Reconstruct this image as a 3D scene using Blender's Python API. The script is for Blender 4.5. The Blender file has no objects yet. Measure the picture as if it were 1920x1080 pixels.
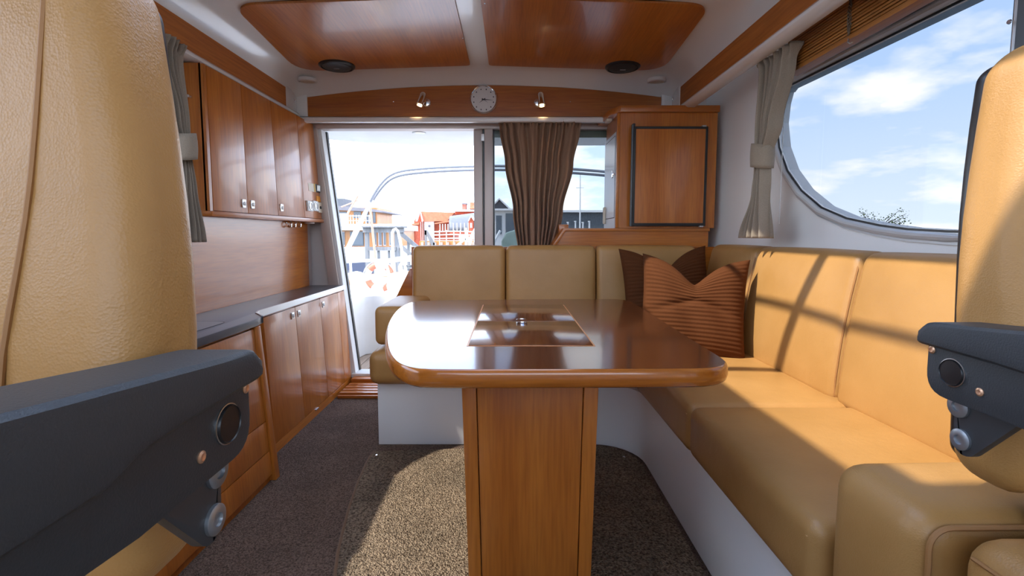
import bpy, bmesh, math, random
from mathutils import Vector, Matrix
from mathutils.geometry import tessellate_polygon
random.seed(7)
scene = bpy.context.scene
col = scene.collection
PI = math.pi

# ------------------------------------------------------------------ camera
F = 900.0                       # focal length in pixels of the 1920x1080 frame
TAN = 0.082                     # pitch down
CX, CY = 957.0, 514.0           # principal point after lens shift
EYE = Vector((0, 0, 1.0))
th = math.atan(TAN)
FW = Vector((0, math.cos(th), -math.sin(th)))
UP = Vector((0, math.sin(th), math.cos(th)))
cam_d = bpy.data.cameras.new('camera')
cam_d.sensor_width = 36.0
cam_d.lens = F / 1920 * 36
cam_d.shift_x = (960 - CX) / 1920
cam_d.shift_y = (CY - 540) / 1920
cam_d.clip_start = 0.02
cam_d.clip_end = 2000
cam = bpy.data.objects.new('camera', cam_d)
col.objects.link(cam)
cam.location = EYE
cam.rotation_euler = (PI / 2 - th, 0, 0)
scene.camera = cam

def ray(px, py):
    return Vector((1, 0, 0)) * ((px - CX) / F) + UP * ((CY - py) / F) + FW
def onz(px, py, z):
    d = ray(px, py); return EYE + d * ((z - EYE.z) / d.z)
def ony(px, py, y):
    d = ray(px, py); return EYE + d * (y / d.y)
def onx(px, py, x):
    d = ray(px, py); return EYE + d * (x / d.x)

# ------------------------------------------------------------------ light
SKY = 2.4
w = bpy.data.worlds.new('sky'); scene.world = w
w.use_nodes = True
nt = w.node_tree; nt.nodes.clear()
def N(t, kind, **kw):
    n = t.nodes.new(kind)
    for k, v in kw.items():
        if k.startswith('i_'): n.inputs[k[2:].replace('_', ' ')].default_value = v
        else: setattr(n, k, v)
    return n
out = N(nt, 'ShaderNodeOutputWorld'); bg = N(nt, 'ShaderNodeBackground')
bg.inputs['Strength'].default_value = SKY
tc = N(nt, 'ShaderNodeTexCoord')
sep = N(nt, 'ShaderNodeSeparateXYZ'); nt.links.new(tc.outputs['Generated'], sep.inputs[0])
ramp = N(nt, 'ShaderNodeValToRGB')
ramp.color_ramp.elements[0].position = 0.0; ramp.color_ramp.elements[0].color = (0.74, 0.84, 0.97, 1)
ramp.color_ramp.elements[1].position = 0.75; ramp.color_ramp.elements[1].color = (0.26, 0.44, 0.86, 1)
e = ramp.color_ramp.elements.new(0.25); e.color = (0.46, 0.63, 0.94, 1)
nt.links.new(sep.outputs['Z'], ramp.inputs[0])
# clouds projected on a layer: direction / (z + c)
addz = N(nt, 'ShaderNodeMath', operation='ADD'); addz.inputs[1].default_value = 0.22
nt.links.new(sep.outputs['Z'], addz.inputs[0])
mx = N(nt, 'ShaderNodeMath', operation='MAXIMUM'); mx.inputs[1].default_value = 0.08
nt.links.new(addz.outputs[0], mx.inputs[0])
div = N(nt, 'ShaderNodeVectorMath', operation='DIVIDE')
cmb = N(nt, 'ShaderNodeCombineXYZ')
for i in range(3): nt.links.new(mx.outputs[0], cmb.inputs[i])
nt.links.new(tc.outputs['Generated'], div.inputs[0]); nt.links.new(cmb.outputs[0], div.inputs[1])
mp = N(nt, 'ShaderNodeMapping'); mp.inputs['Scale'].default_value = (1.0, 1.0, 0.0)
mp.inputs['Location'].default_value = (3.3, 1.1, 0.0)
nt.links.new(div.outputs[0], mp.inputs[0])
cn = N(nt, 'ShaderNodeTexNoise'); cn.inputs['Scale'].default_value = 1.55
cn.inputs['Detail'].default_value = 7; cn.inputs['Roughness'].default_value = 0.55
nt.links.new(mp.outputs[0], cn.inputs['Vector'])
cr = N(nt, 'ShaderNodeValToRGB')
cr.color_ramp.elements[0].position = 0.48; cr.color_ramp.elements[0].color = (0, 0, 0, 1)
cr.color_ramp.elements[1].position = 0.61; cr.color_ramp.elements[1].color = (1, 1, 1, 1)
nt.links.new(cn.outputs['Fac'], cr.inputs[0])
mix = N(nt, 'ShaderNodeMixRGB'); mix.inputs['Color2'].default_value = (0.98, 0.98, 0.97, 1)
nt.links.new(cr.outputs[0], mix.inputs['Fac']); nt.links.new(ramp.outputs[0], mix.inputs['Color1'])
nt.links.new(mix.outputs[0], bg.inputs['Color']); nt.links.new(bg.outputs[0], out.inputs[0])

SUN_A, SUN_B = 0.80, 0.30       # sun travels +x and +y by these per metre of fall
sun_d = bpy.data.lights.new('sun_offscreen', 'SUN'); sun_d.energy = 3.0; sun_d.angle = 0.014
sun_d.color = (1.0, 0.95, 0.86)
sun = bpy.data.objects.new('sun_offscreen', sun_d); col.objects.link(sun)
sun.location = (-8, -3, 10)
sun.rotation_euler = Vector((SUN_A, SUN_B, -1)).to_track_quat('-Z', 'Y').to_euler()

vs = scene.view_settings
vs.view_transform = 'Standard'; vs.look = 'None'; vs.gamma = 1.0; vs.exposure = 1.35
vs.use_curve_mapping = False

# ------------------------------------------------------------------ materials
def mat_new(name):
    m = bpy.data.materials.new(name); m.use_nodes = True
    t = m.node_tree
    return m, t, t.nodes['Principled BSDF']
def plain(name, c, rough=0.5, metal=0.0, bump=0.0, bscale=200.0, var=0.0, coat=0.0, emit=None, estr=0):
    m, t, b = mat_new(name)
    b.inputs['Base Color'].default_value = (*c, 1); b.inputs['Roughness'].default_value = rough
    b.inputs['Metallic'].default_value = metal; b.inputs['Coat Weight'].default_value = coat
    if emit:
        b.inputs['Emission Color'].default_value = (*emit, 1); b.inputs['Emission Strength'].default_value = estr
    tcn = N(t, 'ShaderNodeTexCoord')
    if var:
        n = N(t, 'ShaderNodeTexNoise'); n.inputs['Scale'].default_value = 6; n.inputs['Detail'].default_value = 5
        t.links.new(tcn.outputs['Object'], n.inputs['Vector'])
        r = N(t, 'ShaderNodeValToRGB')
        r.color_ramp.elements[0].position = .3; r.color_ramp.elements[1].position = .7
        r.color_ramp.elements[0].color = (*[x * (1 - var) for x in c], 1)
        r.color_ramp.elements[1].color = (*[min(1, x * (1 + var)) for x in c], 1)
        t.links.new(n.outputs['Fac'], r.inputs[0]); t.links.new(r.outputs[0], b.inputs['Base Color'])
    if bump:
        n = N(t, 'ShaderNodeTexNoise'); n.inputs['Scale'].default_value = bscale; n.inputs['Detail'].default_value = 3
        t.links.new(tcn.outputs['Object'], n.inputs['Vector'])
        bp = N(t, 'ShaderNodeBump'); bp.inputs['Strength'].default_value = bump; bp.inputs['Distance'].default_value = 0.002
        t.links.new(n.outputs['Fac'], bp.inputs['Height']); t.links.new(bp.outputs[0], b.inputs['Normal'])
    return m
def wood(name, c1, c2, axis, rough=0.28, coat=0.25, scale=9.0, stretch=0.05, c3=None):
    m, t, b = mat_new(name)
    tcn = N(t, 'ShaderNodeTexCoord'); mp = N(t, 'ShaderNodeMapping')
    s = [1, 1, 1]; s[axis] = stretch; mp.inputs['Scale'].default_value = s
    t.links.new(tcn.outputs['Object'], mp.inputs[0])
    n = N(t, 'ShaderNodeTexNoise'); n.inputs['Scale'].default_value = scale; n.inputs['Detail'].default_value = 6
    n.inputs['Roughness'].default_value = .6; n.inputs['Distortion'].default_value = .6
    t.links.new(mp.outputs[0], n.inputs['Vector'])
    r = N(t, 'ShaderNodeValToRGB')
    r.color_ramp.elements[0].position = .32; r.color_ramp.elements[0].color = (*c1, 1)
    r.color_ramp.elements[1].position = .68; r.color_ramp.elements[1].color = (*c2, 1)
    t.links.new(n.outputs['Fac'], r.inputs[0])
    n2 = N(t, 'ShaderNodeTexNoise'); n2.inputs['Scale'].default_value = 130; n2.inputs['Detail'].default_value = 3
    t.links.new(mp.outputs[0], n2.inputs['Vector'])
    r2 = N(t, 'ShaderNodeValToRGB')
    r2.color_ramp.elements[0].position = .3; r2.color_ramp.elements[0].color = (.78, .74, .70, 1)
    r2.color_ramp.elements[1].position = .6; r2.color_ramp.elements[1].color = (1, 1, 1, 1)
    t.links.new(n2.outputs['Fac'], r2.inputs[0])
    mu = N(t, 'ShaderNodeMixRGB', blend_type='MULTIPLY'); mu.inputs[0].default_value = 1
    t.links.new(r.outputs[0], mu.inputs[1]); t.links.new(r2.outputs[0], mu.inputs[2])
    t.links.new(mu.outputs[0], b.inputs['Base Color'])
    b.inputs['Roughness'].default_value = rough; b.inputs['Coat Weight'].default_value = coat
    b.inputs['Coat Roughness'].default_value = .08
    return m
def carpet(name, c1, c2, scale, dist=.006):
    m, t, b = mat_new(name)
    tcn = N(t, 'ShaderNodeTexCoord')
    v = N(t, 'ShaderNodeTexVoronoi'); v.inputs['Scale'].default_value = scale
    n = N(t, 'ShaderNodeTexNoise'); n.inputs['Scale'].default_value = scale * .8; n.inputs['Detail'].default_value = 4
    big = N(t, 'ShaderNodeTexNoise'); big.inputs['Scale'].default_value = 5; big.inputs['Detail'].default_value = 4
    for k in (v, n, big): t.links.new(tcn.outputs['Object'], k.inputs['Vector'])
    r = N(t, 'ShaderNodeValToRGB')
    r.color_ramp.elements[0].position = .33; r.color_ramp.elements[0].color = (*c1, 1)
    r.color_ramp.elements[1].position = .62; r.color_ramp.elements[1].color = (*c2, 1)
    t.links.new(n.outputs['Fac'], r.inputs[0])
    r2 = N(t, 'ShaderNodeValToRGB'); r2.color_ramp.elements[0].position = .3; r2.color_ramp.elements[1].position = .7
    r2.color_ramp.elements[0].color = (.8, .8, .8, 1); r2.color_ramp.elements[1].color = (1.15, 1.12, 1.1, 1)
    t.links.new(big.outputs['Fac'], r2.inputs[0])
    mu = N(t, 'ShaderNodeMixRGB', blend_type='MULTIPLY'); mu.inputs[0].default_value = 1
    t.links.new(r.outputs[0], mu.inputs[1]); t.links.new(r2.outputs[0], mu.inputs[2])
    t.links.new(mu.outputs[0], b.inputs['Base Color'])
    b.inputs['Roughness'].default_value = .95; b.inputs['Specular IOR Level'].default_value = .1
    ad = N(t, 'ShaderNodeMath', operation='SUBTRACT')
    t.links.new(n.outputs['Fac'], ad.inputs[0]); t.links.new(v.outputs['Distance'], ad.inputs[1])
    bp = N(t, 'ShaderNodeBump'); bp.inputs['Strength'].default_value = .9; bp.inputs['Distance'].default_value = dist
    t.links.new(ad.outputs[0], bp.inputs['Height']); t.links.new(bp.outputs[0], b.inputs['Normal'])
    return m
def leather(name, c):
    m, t, b = mat_new(name)
    tcn = N(t, 'ShaderNodeTexCoord')
    n = N(t, 'ShaderNodeTexNoise'); n.inputs['Scale'].default_value = 4; n.inputs['Detail'].default_value = 6
    t.links.new(tcn.outputs['Object'], n.inputs['Vector'])
    r = N(t, 'ShaderNodeValToRGB'); r.color_ramp.elements[0].position = .3; r.color_ramp.elements[1].position = .75
    r.color_ramp.elements[0].color = (c[0] * .88, c[1] * .84, c[2] * .76, 1)
    r.color_ramp.elements[1].color = (c[0] * 1.08, c[1] * 1.08, c[2] * 1.12, 1)
    t.links.new(n.outputs['Fac'], r.inputs[0]); t.links.new(r.outputs[0], b.inputs['Base Color'])
    v = N(t, 'ShaderNodeTexVoronoi'); v.inputs['Scale'].default_value = 420
    n3 = N(t, 'ShaderNodeTexNoise'); n3.inputs['Scale'].default_value = 22; n3.inputs['Detail'].default_value = 4
    for k in (v, n3): t.links.new(tcn.outputs['Object'], k.inputs['Vector'])
    ad = N(t, 'ShaderNodeMath', operation='MULTIPLY_ADD'); ad.inputs[1].default_value = 5
    t.links.new(n3.outputs['Fac'], ad.inputs[0]); t.links.new(v.outputs['Distance'], ad.inputs[2])
    bp = N(t, 'ShaderNodeBump'); bp.inputs['Strength'].default_value = .25; bp.inputs['Distance'].default_value = .0012
    t.links.new(ad.outputs[0], bp.inputs['Height']); t.links.new(bp.outputs[0], b.inputs['Normal'])
    b.inputs['Roughness'].default_value = .42
    return m
def cloth(name, c, trans=0.0):
    m, t, b = mat_new(name)
    tcn = N(t, 'ShaderNodeTexCoord')
    n = N(t, 'ShaderNodeTexNoise'); n.inputs['Scale'].default_value = 400
    t.links.new(tcn.outputs['Object'], n.inputs['Vector'])
    r = N(t, 'ShaderNodeValToRGB'); r.color_ramp.elements[0].position = .3; r.color_ramp.elements[1].position = .7
    r.color_ramp.elements[0].color = (*[x * .85 for x in c], 1); r.color_ramp.elements[1].color = (*[x * 1.1 for x in c], 1)
    t.links.new(n.outputs['Fac'], r.inputs[0]); t.links.new(r.outputs[0], b.inputs['Base Color'])
    b.inputs['Roughness'].default_value = .85; b.inputs['Sheen Weight'].default_value = .06
    bp = N(t, 'ShaderNodeBump'); bp.inputs['Strength'].default_value = .3; bp.inputs['Distance'].default_value = .001
    t.links.new(n.outputs['Fac'], bp.inputs['Height']); t.links.new(bp.outputs[0], b.inputs['Normal'])
    if trans:
        o = t.nodes['Material Output']; tr = N(t, 'ShaderNodeBsdfTranslucent'); ms = N(t, 'ShaderNodeMixShader')
        t.links.new(r.outputs[0], tr.inputs[0]); ms.inputs[0].default_value = trans
        t.links.new(b.outputs[0], ms.inputs[1]); t.links.new(tr.outputs[0], ms.inputs[2]); t.links.new(ms.outputs[0], o.inputs[0])
    return m
def glass(name, tint, gloss=0.06):
    m = bpy.data.materials.new(name); m.use_nodes = True; t = m.node_tree; t.nodes.clear()
    o = N(t, 'ShaderNodeOutputMaterial'); tr = N(t, 'ShaderNodeBsdfTransparent'); gl = N(t, 'ShaderNodeBsdfGlossy')
    fr = N(t, 'ShaderNodeLayerWeight'); fr.inputs[0].default_value = .12
    tr.inputs[0].default_value = (*tint, 1); gl.inputs['Roughness'].default_value = .01
    gl.inputs['Color'].default_value = (.6, .6, .6, 1)
    ms = N(t, 'ShaderNodeMixShader')
    ml = N(t, 'ShaderNodeMath', operation='MULTIPLY'); ml.inputs[1].default_value = .10
    t.links.new(fr.outputs['Facing'], ml.inputs[0]); t.links.new(ml.outputs[0], ms.inputs[0]); t.links.new(tr.outputs[0], ms.inputs[1]); t.links.new(gl.outputs[0], ms.inputs[2])
    t.links.new(ms.outputs[0], o.inputs[0])
    return m

W1, W2 = (0.40, 0.108, 0.012), (0.55, 0.180, 0.026)
M = {}
M['wood_v'] = wood('cherry_vertical', W1, W2, 2)
M['wood_x'] = wood('cherry_crosswise', W1, W2, 0)
M['wood_y'] = wood('cherry_lengthwise', W1, W2, 1)
M['wood_hd'] = wood('cherry_header', W1, W2, 0, rough=.4, coat=.1)
M['wood_dark_v'] = wood('cherry_galley', W1, W2, 2, rough=.34)
M['wood_back'] = wood('cherry_backsplash', W1, W2, 1, rough=.25)
M['table'] = wood('mahogany_varnished', (.11, .027, .008), (.19, .050, .012), 1, rough=.16, coat=.45)
M['table_edge'] = wood('mahogany_edge', W1, W2, 0, rough=.18, coat=.5)
M['inlay'] = wood('rosewood_inlay', (.09, .021, .007), (.26, .075, .016), 1, rough=.16, coat=.45, scale=16, stretch=.08)
M['inlay_line'] = plain('inlay_line_wood', (.62, .22, .05), .3)
M['gap'] = plain('dark_joint', (.05, .018, .008), .8)
M['gel'] = plain('white_gelcoat', (.82, .79, .75), .22, coat=.3)
M['gel_base'] = plain('sofa_base_gelcoat', (.80, .78, .75), .3, coat=.2)
M['white_out'] = plain('deck_gelcoat', (.72, .71, .68), .35, var=.04)
M['vinyl'] = plain('side_lining_vinyl', (.87, .86, .84), .55, bump=.15, bscale=300)
M['greypanel'] = plain('grey_lining', (.60, .53, .49), .5, bump=.1)
M['leather'] = leather('tan_leather', (.43, .225, .070))
M['leather_chair'] = leather('tan_chair_leather', (.43, .225, .070))
M['seam'] = plain('leather_piping', (.33, .15, .045), .6)
M['thread'] = plain('leather_stitch', (.58, .34, .14), .6)
M['black'] = plain('black_plastic', (.034, .038, .042), .5, bump=.2, bscale=500)
M['blackmetal'] = plain('black_painted_metal', (.045, .048, .052), .35, var=.1)
M['rubber'] = plain('black_trim', (.012, .012, .013), .35)
M['counter'] = plain('dark_laminate', (.075, .075, .082), .28, var=.06)
M['steel'] = plain('brushed_steel', (.62, .62, .62), .3, 1.0)
M['chrome'] = plain('chrome', (.82, .82, .82), .08, 1.0)
M['alu'] = plain('anodised_aluminium', (.66, .66, .66), .35, .35)
M['alu_tan'] = plain('tan_aluminium', (.50, .42, .38), .42, .3)
M['alu_grey'] = plain('grey_window_profile', (.55, .57, .60), .35, .3)
M['darkpost'] = plain('grey_painted_post', (.13, .15, .17), .4, .2)
M['seal'] = plain('white_door_seal', (.75, .75, .73), .5)
M['carpet'] = carpet('brown_cabin_carpet', (.065, .042, .031), (.22, .148, .11), 260)
M['rug'] = carpet('beige_looped_rug', (.070, .047, .030), (.29, .215, .145), 170, .008)
M['binding'] = cloth('brown_binding', (.16, .085, .04))
M['curt_brown'] = cloth('brown_curtain', (.42, .25, .155), .3)
M['curt_beige'] = cloth('beige_curtain', (.34, .27, .20), .15)
M['cord'] = cloth('brown_corduroy', (.095, .031, .010)); M['cord'].node_tree.nodes['Principled BSDF'].inputs['Specular IOR Level'].default_value = .08; M['cord'].node_tree.nodes['Principled BSDF'].inputs['Sheen Weight'].default_value = 0
M['fascia'] = wood('cherry_fascia', W1, W2, 1, rough=.55, coat=0)
M['white'] = plain('white_plastic', (.78, .78, .76), .4)
M['dial'] = plain('dial_white', (.80, .78, .75), .35)
M['ink'] = plain('dial_ink', (.06, .05, .05), .6)
M['yellow'] = plain('yellow_sticker', (.72, .45, .12), .6)
M['orange'] = plain('orange_sticker', (.85, .32, .01), .5)
M['cream'] = plain('cream_plastic', (.72, .62, .48), .5)
M['glow'] = plain('lamp_bulb', (1, .8, .5), .4, emit=(1, .62, .25), estr=6)
M['glass_tint'] = glass('tinted_window_glass', (.42, .425, .43))
M['glass_aft'] = glass('tinted_aft_glass', (.44, .455, .465))
M['glass_clear'] = glass('clear_window_glass', (.95, .96, .96))
M['blind'] = wood('blind_wood', (.34, .12, .02), (.50, .20, .04), 1, rough=.4, coat=0)
M['lining'] = plain('fridge_side_white', (.66, .68, .72), .3, coat=.2)

# ------------------------------------------------------------------ mesh helpers
WL = {}
class MB:
    def __init__(s): s.v = []; s.f = []
    def add(s, vs, fs):
        o = len(s.v); s.v += [Vector(p) for p in vs]; s.f += [[i + o for i in f] for f in fs]; return s
    def box(s, x0, x1, y0, y1, z0, z1):
        return s.hexa([(x0, y0, z0), (x1, y0, z0), (x1, y1, z0), (x0, y1, z0)], [(x0, y0, z1), (x1, y0, z1), (x1, y1, z1), (x0, y1, z1)])
    def hexa(s, a, b):
        n = len(a)
        return s.add(list(a) + list(b), [list(range(n))[::-1], list(range(n, 2 * n))] + [[i, (i + 1) % n, n + (i + 1) % n, n + i] for i in range(n)])
    def prism(s, pts, vec):
        vec = Vector(vec); a = [Vector(p) for p in pts]
        return s.hexa(a, [p + vec for p in a])
    def quad_slab(s, pts, t):
        a = [Vector(p) for p in pts]; n = (a[1] - a[0]).cross(a[3] - a[0]).normalized()
        return s.hexa(a, [p - n * t for p in a])
    def tube(s, pts, r, n=8, closed=False):
        pts = [Vector(p) for p in pts]; m = len(pts); rr = r if isinstance(r, (list, tuple)) else [r] * m
        vs = []; prev = None
        for i, p in enumerate(pts):
            if closed: t = pts[(i + 1) % m] - pts[i - 1]
            else: t = pts[min(i + 1, m - 1)] - pts[max(i - 1, 0)]
            t.normalize()
            if prev is None:
                a = Vector((0, 0, 1)) if abs(t.z) < .9 else Vector((1, 0, 0)); u = t.cross(a).normalized()
            else: u = (prev - t * prev.dot(t)).normalized()
            prev = u; v = t.cross(u)
            vs += [p + (u * math.cos(2 * PI * k / n) + v * math.sin(2 * PI * k / n)) * rr[i] for k in range(n)]
        fs = []
        for i in range(m if closed else m - 1):
            j = (i + 1) % m
            fs += [[i * n + k, i * n + (k + 1) % n, j * n + (k + 1) % n, j * n + k] for k in range(n)]
        if not closed: fs += [list(range(n))[::-1], list(range((m - 1) * n, m * n))]
        return s.add(vs, fs)
    def lathe(s, prof, origin, axis=(0, 0, 1), n=24):
        ax = Vector(axis).normalized(); a = Vector((0, 0, 1)) if abs(ax.z) < .9 else Vector((1, 0, 0))
        u = ax.cross(a).normalized(); v = ax.cross(u); o = Vector(origin); vs = []
        for r, h in prof: vs += [o + ax * h + (u * math.cos(2 * PI * k / n) + v * math.sin(2 * PI * k / n)) * max(r, 1e-5) for k in range(n)]
        fs = []
        for i in range(len(prof) - 1):
            fs += [[i * n + k, i * n + (k + 1) % n, (i + 1) * n + (k + 1) % n, (i + 1) * n + k] for k in range(n)]
        fs += [list(range(n))[::-1], list(range((len(prof) - 1) * n, len(prof) * n))]
        return s.add(vs, fs)
    def grid(s, fn, nu, nv, closed_u=False):
        vs = [fn(i / nu, j / nv) for j in range(nv + 1) for i in range(nu + 1)]
        return s.add(vs, [[j * (nu + 1) + i, j * (nu + 1) + i + 1, (j + 1) * (nu + 1) + i + 1, (j + 1) * (nu + 1) + i] for j in range(nv) for i in range(nu)])
    def rbox(s, c, size, r, bulge=(0, 0, 0), mp=None, mid=6, seg=4):
        hx, hy, hz = [a / 2 for a in size]; r = min(r, hx * .98, hy * .98, hz * .98)
        def ax(h):
            e = [-h + r * (1 - math.cos(k * PI / 2 / seg)) * 1.0 for k in range(seg + 1)]
            a = e[-1]; inner = [a + (-2 * a) * k / mid for k in range(1, mid)]
            return e + inner + [-q for q in reversed(e)]
        A = [ax(hx), ax(hy), ax(hz)]; H = (hx, hy, hz); c = Vector(c); idx = {}; vs = []; fs = []
        def vert(i, j, k):
            key = (i, j, k)
            if key in idx: return idx[key]
            p = Vector((A[0][i], A[1][j], A[2][k]))
            q = Vector([max(-(H[a] - r), min(H[a] - r, p[a])) for a in range(3)])
            d = p - q
            if d.length > 1e-9: d = d.normalized() * r
            p2 = q + d
            for a in range(3):
                o1, o2 = (a + 1) % 3, (a + 2) % 3
                sgn = 1 if p[a] > 0 else -1
                wgt = (abs(p2[a]) / H[a]) ** 4
                p2[a] += sgn * bulge[a] * wgt * max(0, 1 - (p[o1] / H[o1]) ** 2) * max(0, 1 - (p[o2] / H[o2]) ** 2)
            if mp: p2 = Vector(mp(p2.x / hx, p2.y / hy, p2.z / hz, p2))
            idx[key] = len(vs); vs.append(p2 + c); return idx[key]
        L = [len(a) - 1 for a in A]
        for a in range(3):
            o1, o2 = (a + 1) % 3, (a + 2) % 3
            for side in (0, L[a]):
                for i in range(L[o1]):
                    for j in range(L[o2]):
                        q = []
                        for di, dj in ((0, 0), (1, 0), (1, 1), (0, 1)):
                            key = [0, 0, 0]; key[a] = side; key[o1] = i + di; key[o2] = j + dj; q.append(vert(*key))
                        fs.append(q if side else q[::-1])
        return s.add(vs, fs)
    def holed(s, outer, holes, mp, vec):
        # flat plate with holes; mp maps 2D -> 3D, vec is the thickness vector
        loops = [outer] + holes
        tri = tessellate_polygon([[Vector((p[0], p[1], 0)) for p in l] for l in loops])
        flat = [p for l in loops for p in l]; n = len(flat); vec = Vector(vec)
        a = [Vector(mp(*p)) for p in flat]; vs = a + [p + vec for p in a]
        fs = [list(t) for t in tri] + [[i + n for i in reversed(t)] for t in tri]; o = 0
        for l in loops:
            m = len(l); fs += [[o + i, o + (i + 1) % m, n + o + (i + 1) % m, n + o + i] for i in range(m)]; o += m
        return s.add(vs, fs)
    def build(s, name, mat, parent=None, smooth=35, bevel=0, bseg=2, loc=None):
        bm = bmesh.new()
        for p in s.v: bm.verts.new(p)
        bm.verts.ensure_lookup_table()
        for f in s.f:
            try: bm.faces.new([bm.verts[i] for i in f])
            except ValueError: pass
        if bevel or smooth:
            bmesh.ops.remove_doubles(bm, verts=bm.verts, dist=1e-6)
        bmesh.ops.recalc_face_normals(bm, faces=bm.faces)
        if bevel:
            ed = [e for e in bm.edges if len(e.link_faces) == 2 and e.calc_face_angle() > .6]
            bmesh.ops.bevel(bm, geom=ed, offset=bevel, segments=bseg, profile=.6, affect='EDGES', clamp_overlap=True)
        if loc is None:
            if parent is not None: loc = WL[parent.name]
            else:
                xs = [v.co for v in bm.verts]
                loc = Vector(((min(p.x for p in xs) + max(p.x for p in xs)) / 2, (min(p.y for p in xs) + max(p.y for p in xs)) / 2, min(p.z for p in xs)))
        loc = Vector(loc)
        for v in bm.verts: v.co -= loc
        me = bpy.data.meshes.new(name); bm.to_mesh(me); bm.free()
        if smooth:
            me.shade_smooth(); me.set_sharp_from_angle(angle=math.radians(smooth))
        o = bpy.data.objects.new(name, me); col.objects.link(o)
        me.materials.append(M[mat] if isinstance(mat, str) else mat)
        if parent is not None:
            o.parent = parent; o.location = loc - WL[parent.name]
        else: o.location = loc
        WL[o.name] = loc
        return o
def tag(o, label, cat=None, group=None, kind=None):
    if label: o['label'] = label
    if cat: o['category'] = cat
    if group: o['group'] = group
    if kind: o['kind'] = kind
    return o
def thing(name, loc, label, cat, group=None):
    o = bpy.data.objects.new(name, None); col.objects.link(o); o.location = loc; o.empty_display_size = .1
    WL[o.name] = Vector(loc); return tag(o, label, cat, group)
def struct(o, label=None):
    o['kind'] = 'structure'
    if label: o['label'] = label
    return o
def sthing(name, loc, label=None):
    o = bpy.data.objects.new(name, None); col.objects.link(o); o.location = loc; o.empty_display_size = .1
    WL[o.name] = Vector(loc); return struct(o, label)
def round_poly(pts, radii, seg=6):
    # rounded corners of a 2D polygon
    res = []; n = len(pts)
    for i in range(n):
        p = Vector(pts[i]); a = Vector(pts[i - 1]); b = Vector(pts[(i + 1) % n]); r = radii[i] if isinstance(radii, (list, tuple)) else radii
        if r <= 0: res.append(p); continue
        da = (a - p).normalized(); db = (b - p).normalized()
        for k in range(seg + 1):
            t = k / seg
            res.append((p + da * r) * (1 - t) ** 2 + p * 2 * t * (1 - t) * 1.0 + (p + db * r) * t ** 2)
    return [(p.x, p.y) for p in res]

# ================================================================== the cabin shell
XC = -0.165                      # centre line of the roof
def zc(x): return 2.018 - .04 * ((x - XC) / 1.1) ** 2
def hdr(x): return 1.943 - .073 * ((x - XC) / 1.12) ** 2
half = [(1.190, 1.888), (1.180, 1.915), (1.160, 1.941), (1.135, 1.961), (1.105, None), (1.06, None), (.8, None), (.6, None), (.495, None), (.425, None), (.2, None), (.0, None)]
prof = [(XC - h, z if z else zc(XC - h)) for h, z in half] + [(XC + h, z if z else zc(XC + h)) for h, z in reversed(half[:-1])]
HX0, HX1, HY0, HY1 = XC - .425, XC + .495, .25, 1.90     # roof hatch opening
rows = [-1.2, -.5, HY0, .8, 1.3, HY1, 2.4, 2.98, 3.01, 3.045, 3.08, 3.105, 3.12]
def ceil_pt(i, y):
    x, z = prof[i]; t = max(0, (y - 2.98) / .14)
    return (x, y, z * (1 - t ** 2.2) + min(z, hdr(x)) * t ** 2.2)
mb = MB(); n = len(prof); mb.v = [Vector(ceil_pt(i, y)) for y in rows for i in range(n)]
for j in range(len(rows) - 1):
    for i in range(n - 1):
        xm = (prof[i][0] + prof[i + 1][0]) / 2; ym = (rows[j] + rows[j + 1]) / 2
        if HX0 < xm < HX1 and HY0 < ym < HY1: continue
        mb.f.append([j * n + i, j * n + i + 1, (j + 1) * n + i + 1, (j + 1) * n + i])
ceiling = struct(mb.build('ceiling', 'gel', smooth=60, loc=(0, 0, 0)), 'glossy white cambered cabin ceiling')
# outer roof skin above (keeps the sky out), with the same hatch
mb = MB().holed([(-1.5, -1.25), (1.31, -1.25), (1.31, 3.3), (-1.5, 3.3)], [[(HX0, HY0), (HX1, HY0), (HX1, HY1), (HX0, HY1)]], lambda a, b: (a, b, 2.07), (0, 0, .05))
struct(mb.build('roof_deck', 'white_out', ceiling, smooth=0))
# two varnished ceiling panels
def ceil_plane(px, py):
    z = 2.03
    for _ in range(6):
        p = onz(px, py, z); z = zc(p.x)
    return p
def ceiling_panel(cor, r):
    pl = round_poly(cor, r, 8)
    # cut in strips so the panel follows the camber
    pts = []
    m = len(pl)
    for i in range(m):
        a = Vector(pl[i]); b = Vector(pl[(i + 1) % m]); k = max(1, int((b - a).length / .12))
        for j in range(k): pts.append(tuple(a.lerp(b, j / k)))
    mb = MB(); top = [(p[0], p[1], zc(p[0]) - .001) for p in pts]; bot = [(p[0], p[1], zc(p[0]) - .010) for p in pts]
    k = len(pts)
    tri = tessellate_polygon([[Vector((p[0], p[1], 0)) for p in pts]])
    mb.add(top + bot, [list(t) for t in tri] + [[i + k for i in t][::-1] for t in tri] + [[i, (i + 1) % k, k + (i + 1) % k, k + i] for i in range(k)])
    return mb.build('ceiling_panel', 'wood_y', ceiling, smooth=25)
cp1 = ceiling_panel([(-1.185, 2.135), (-.24, 2.135), (-.24, 2.965), (-1.262, 2.965)], [.10, .02, .03, .20]); cp1['label'] = 'varnished ceiling panel above the galley'
cp2 = ceiling_panel([(-.128, 2.135), (.855, 2.135), (.905, 2.965), (-.128, 2.965)], [.02, .10, .20, .03]); cp2['label'] = 'varnished ceiling panel above the corner sofa'
# screws in the panels
for px, py in ((594, 3), (700, 77), (868, 68), (909, 2)):
    p = ceil_plane(px, py)
    MB().lathe([(.004, 0), (.003, -.002)], (p.x, p.y, p.z - .010), n=8).build('screw', 'chrome', ceiling)
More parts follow.
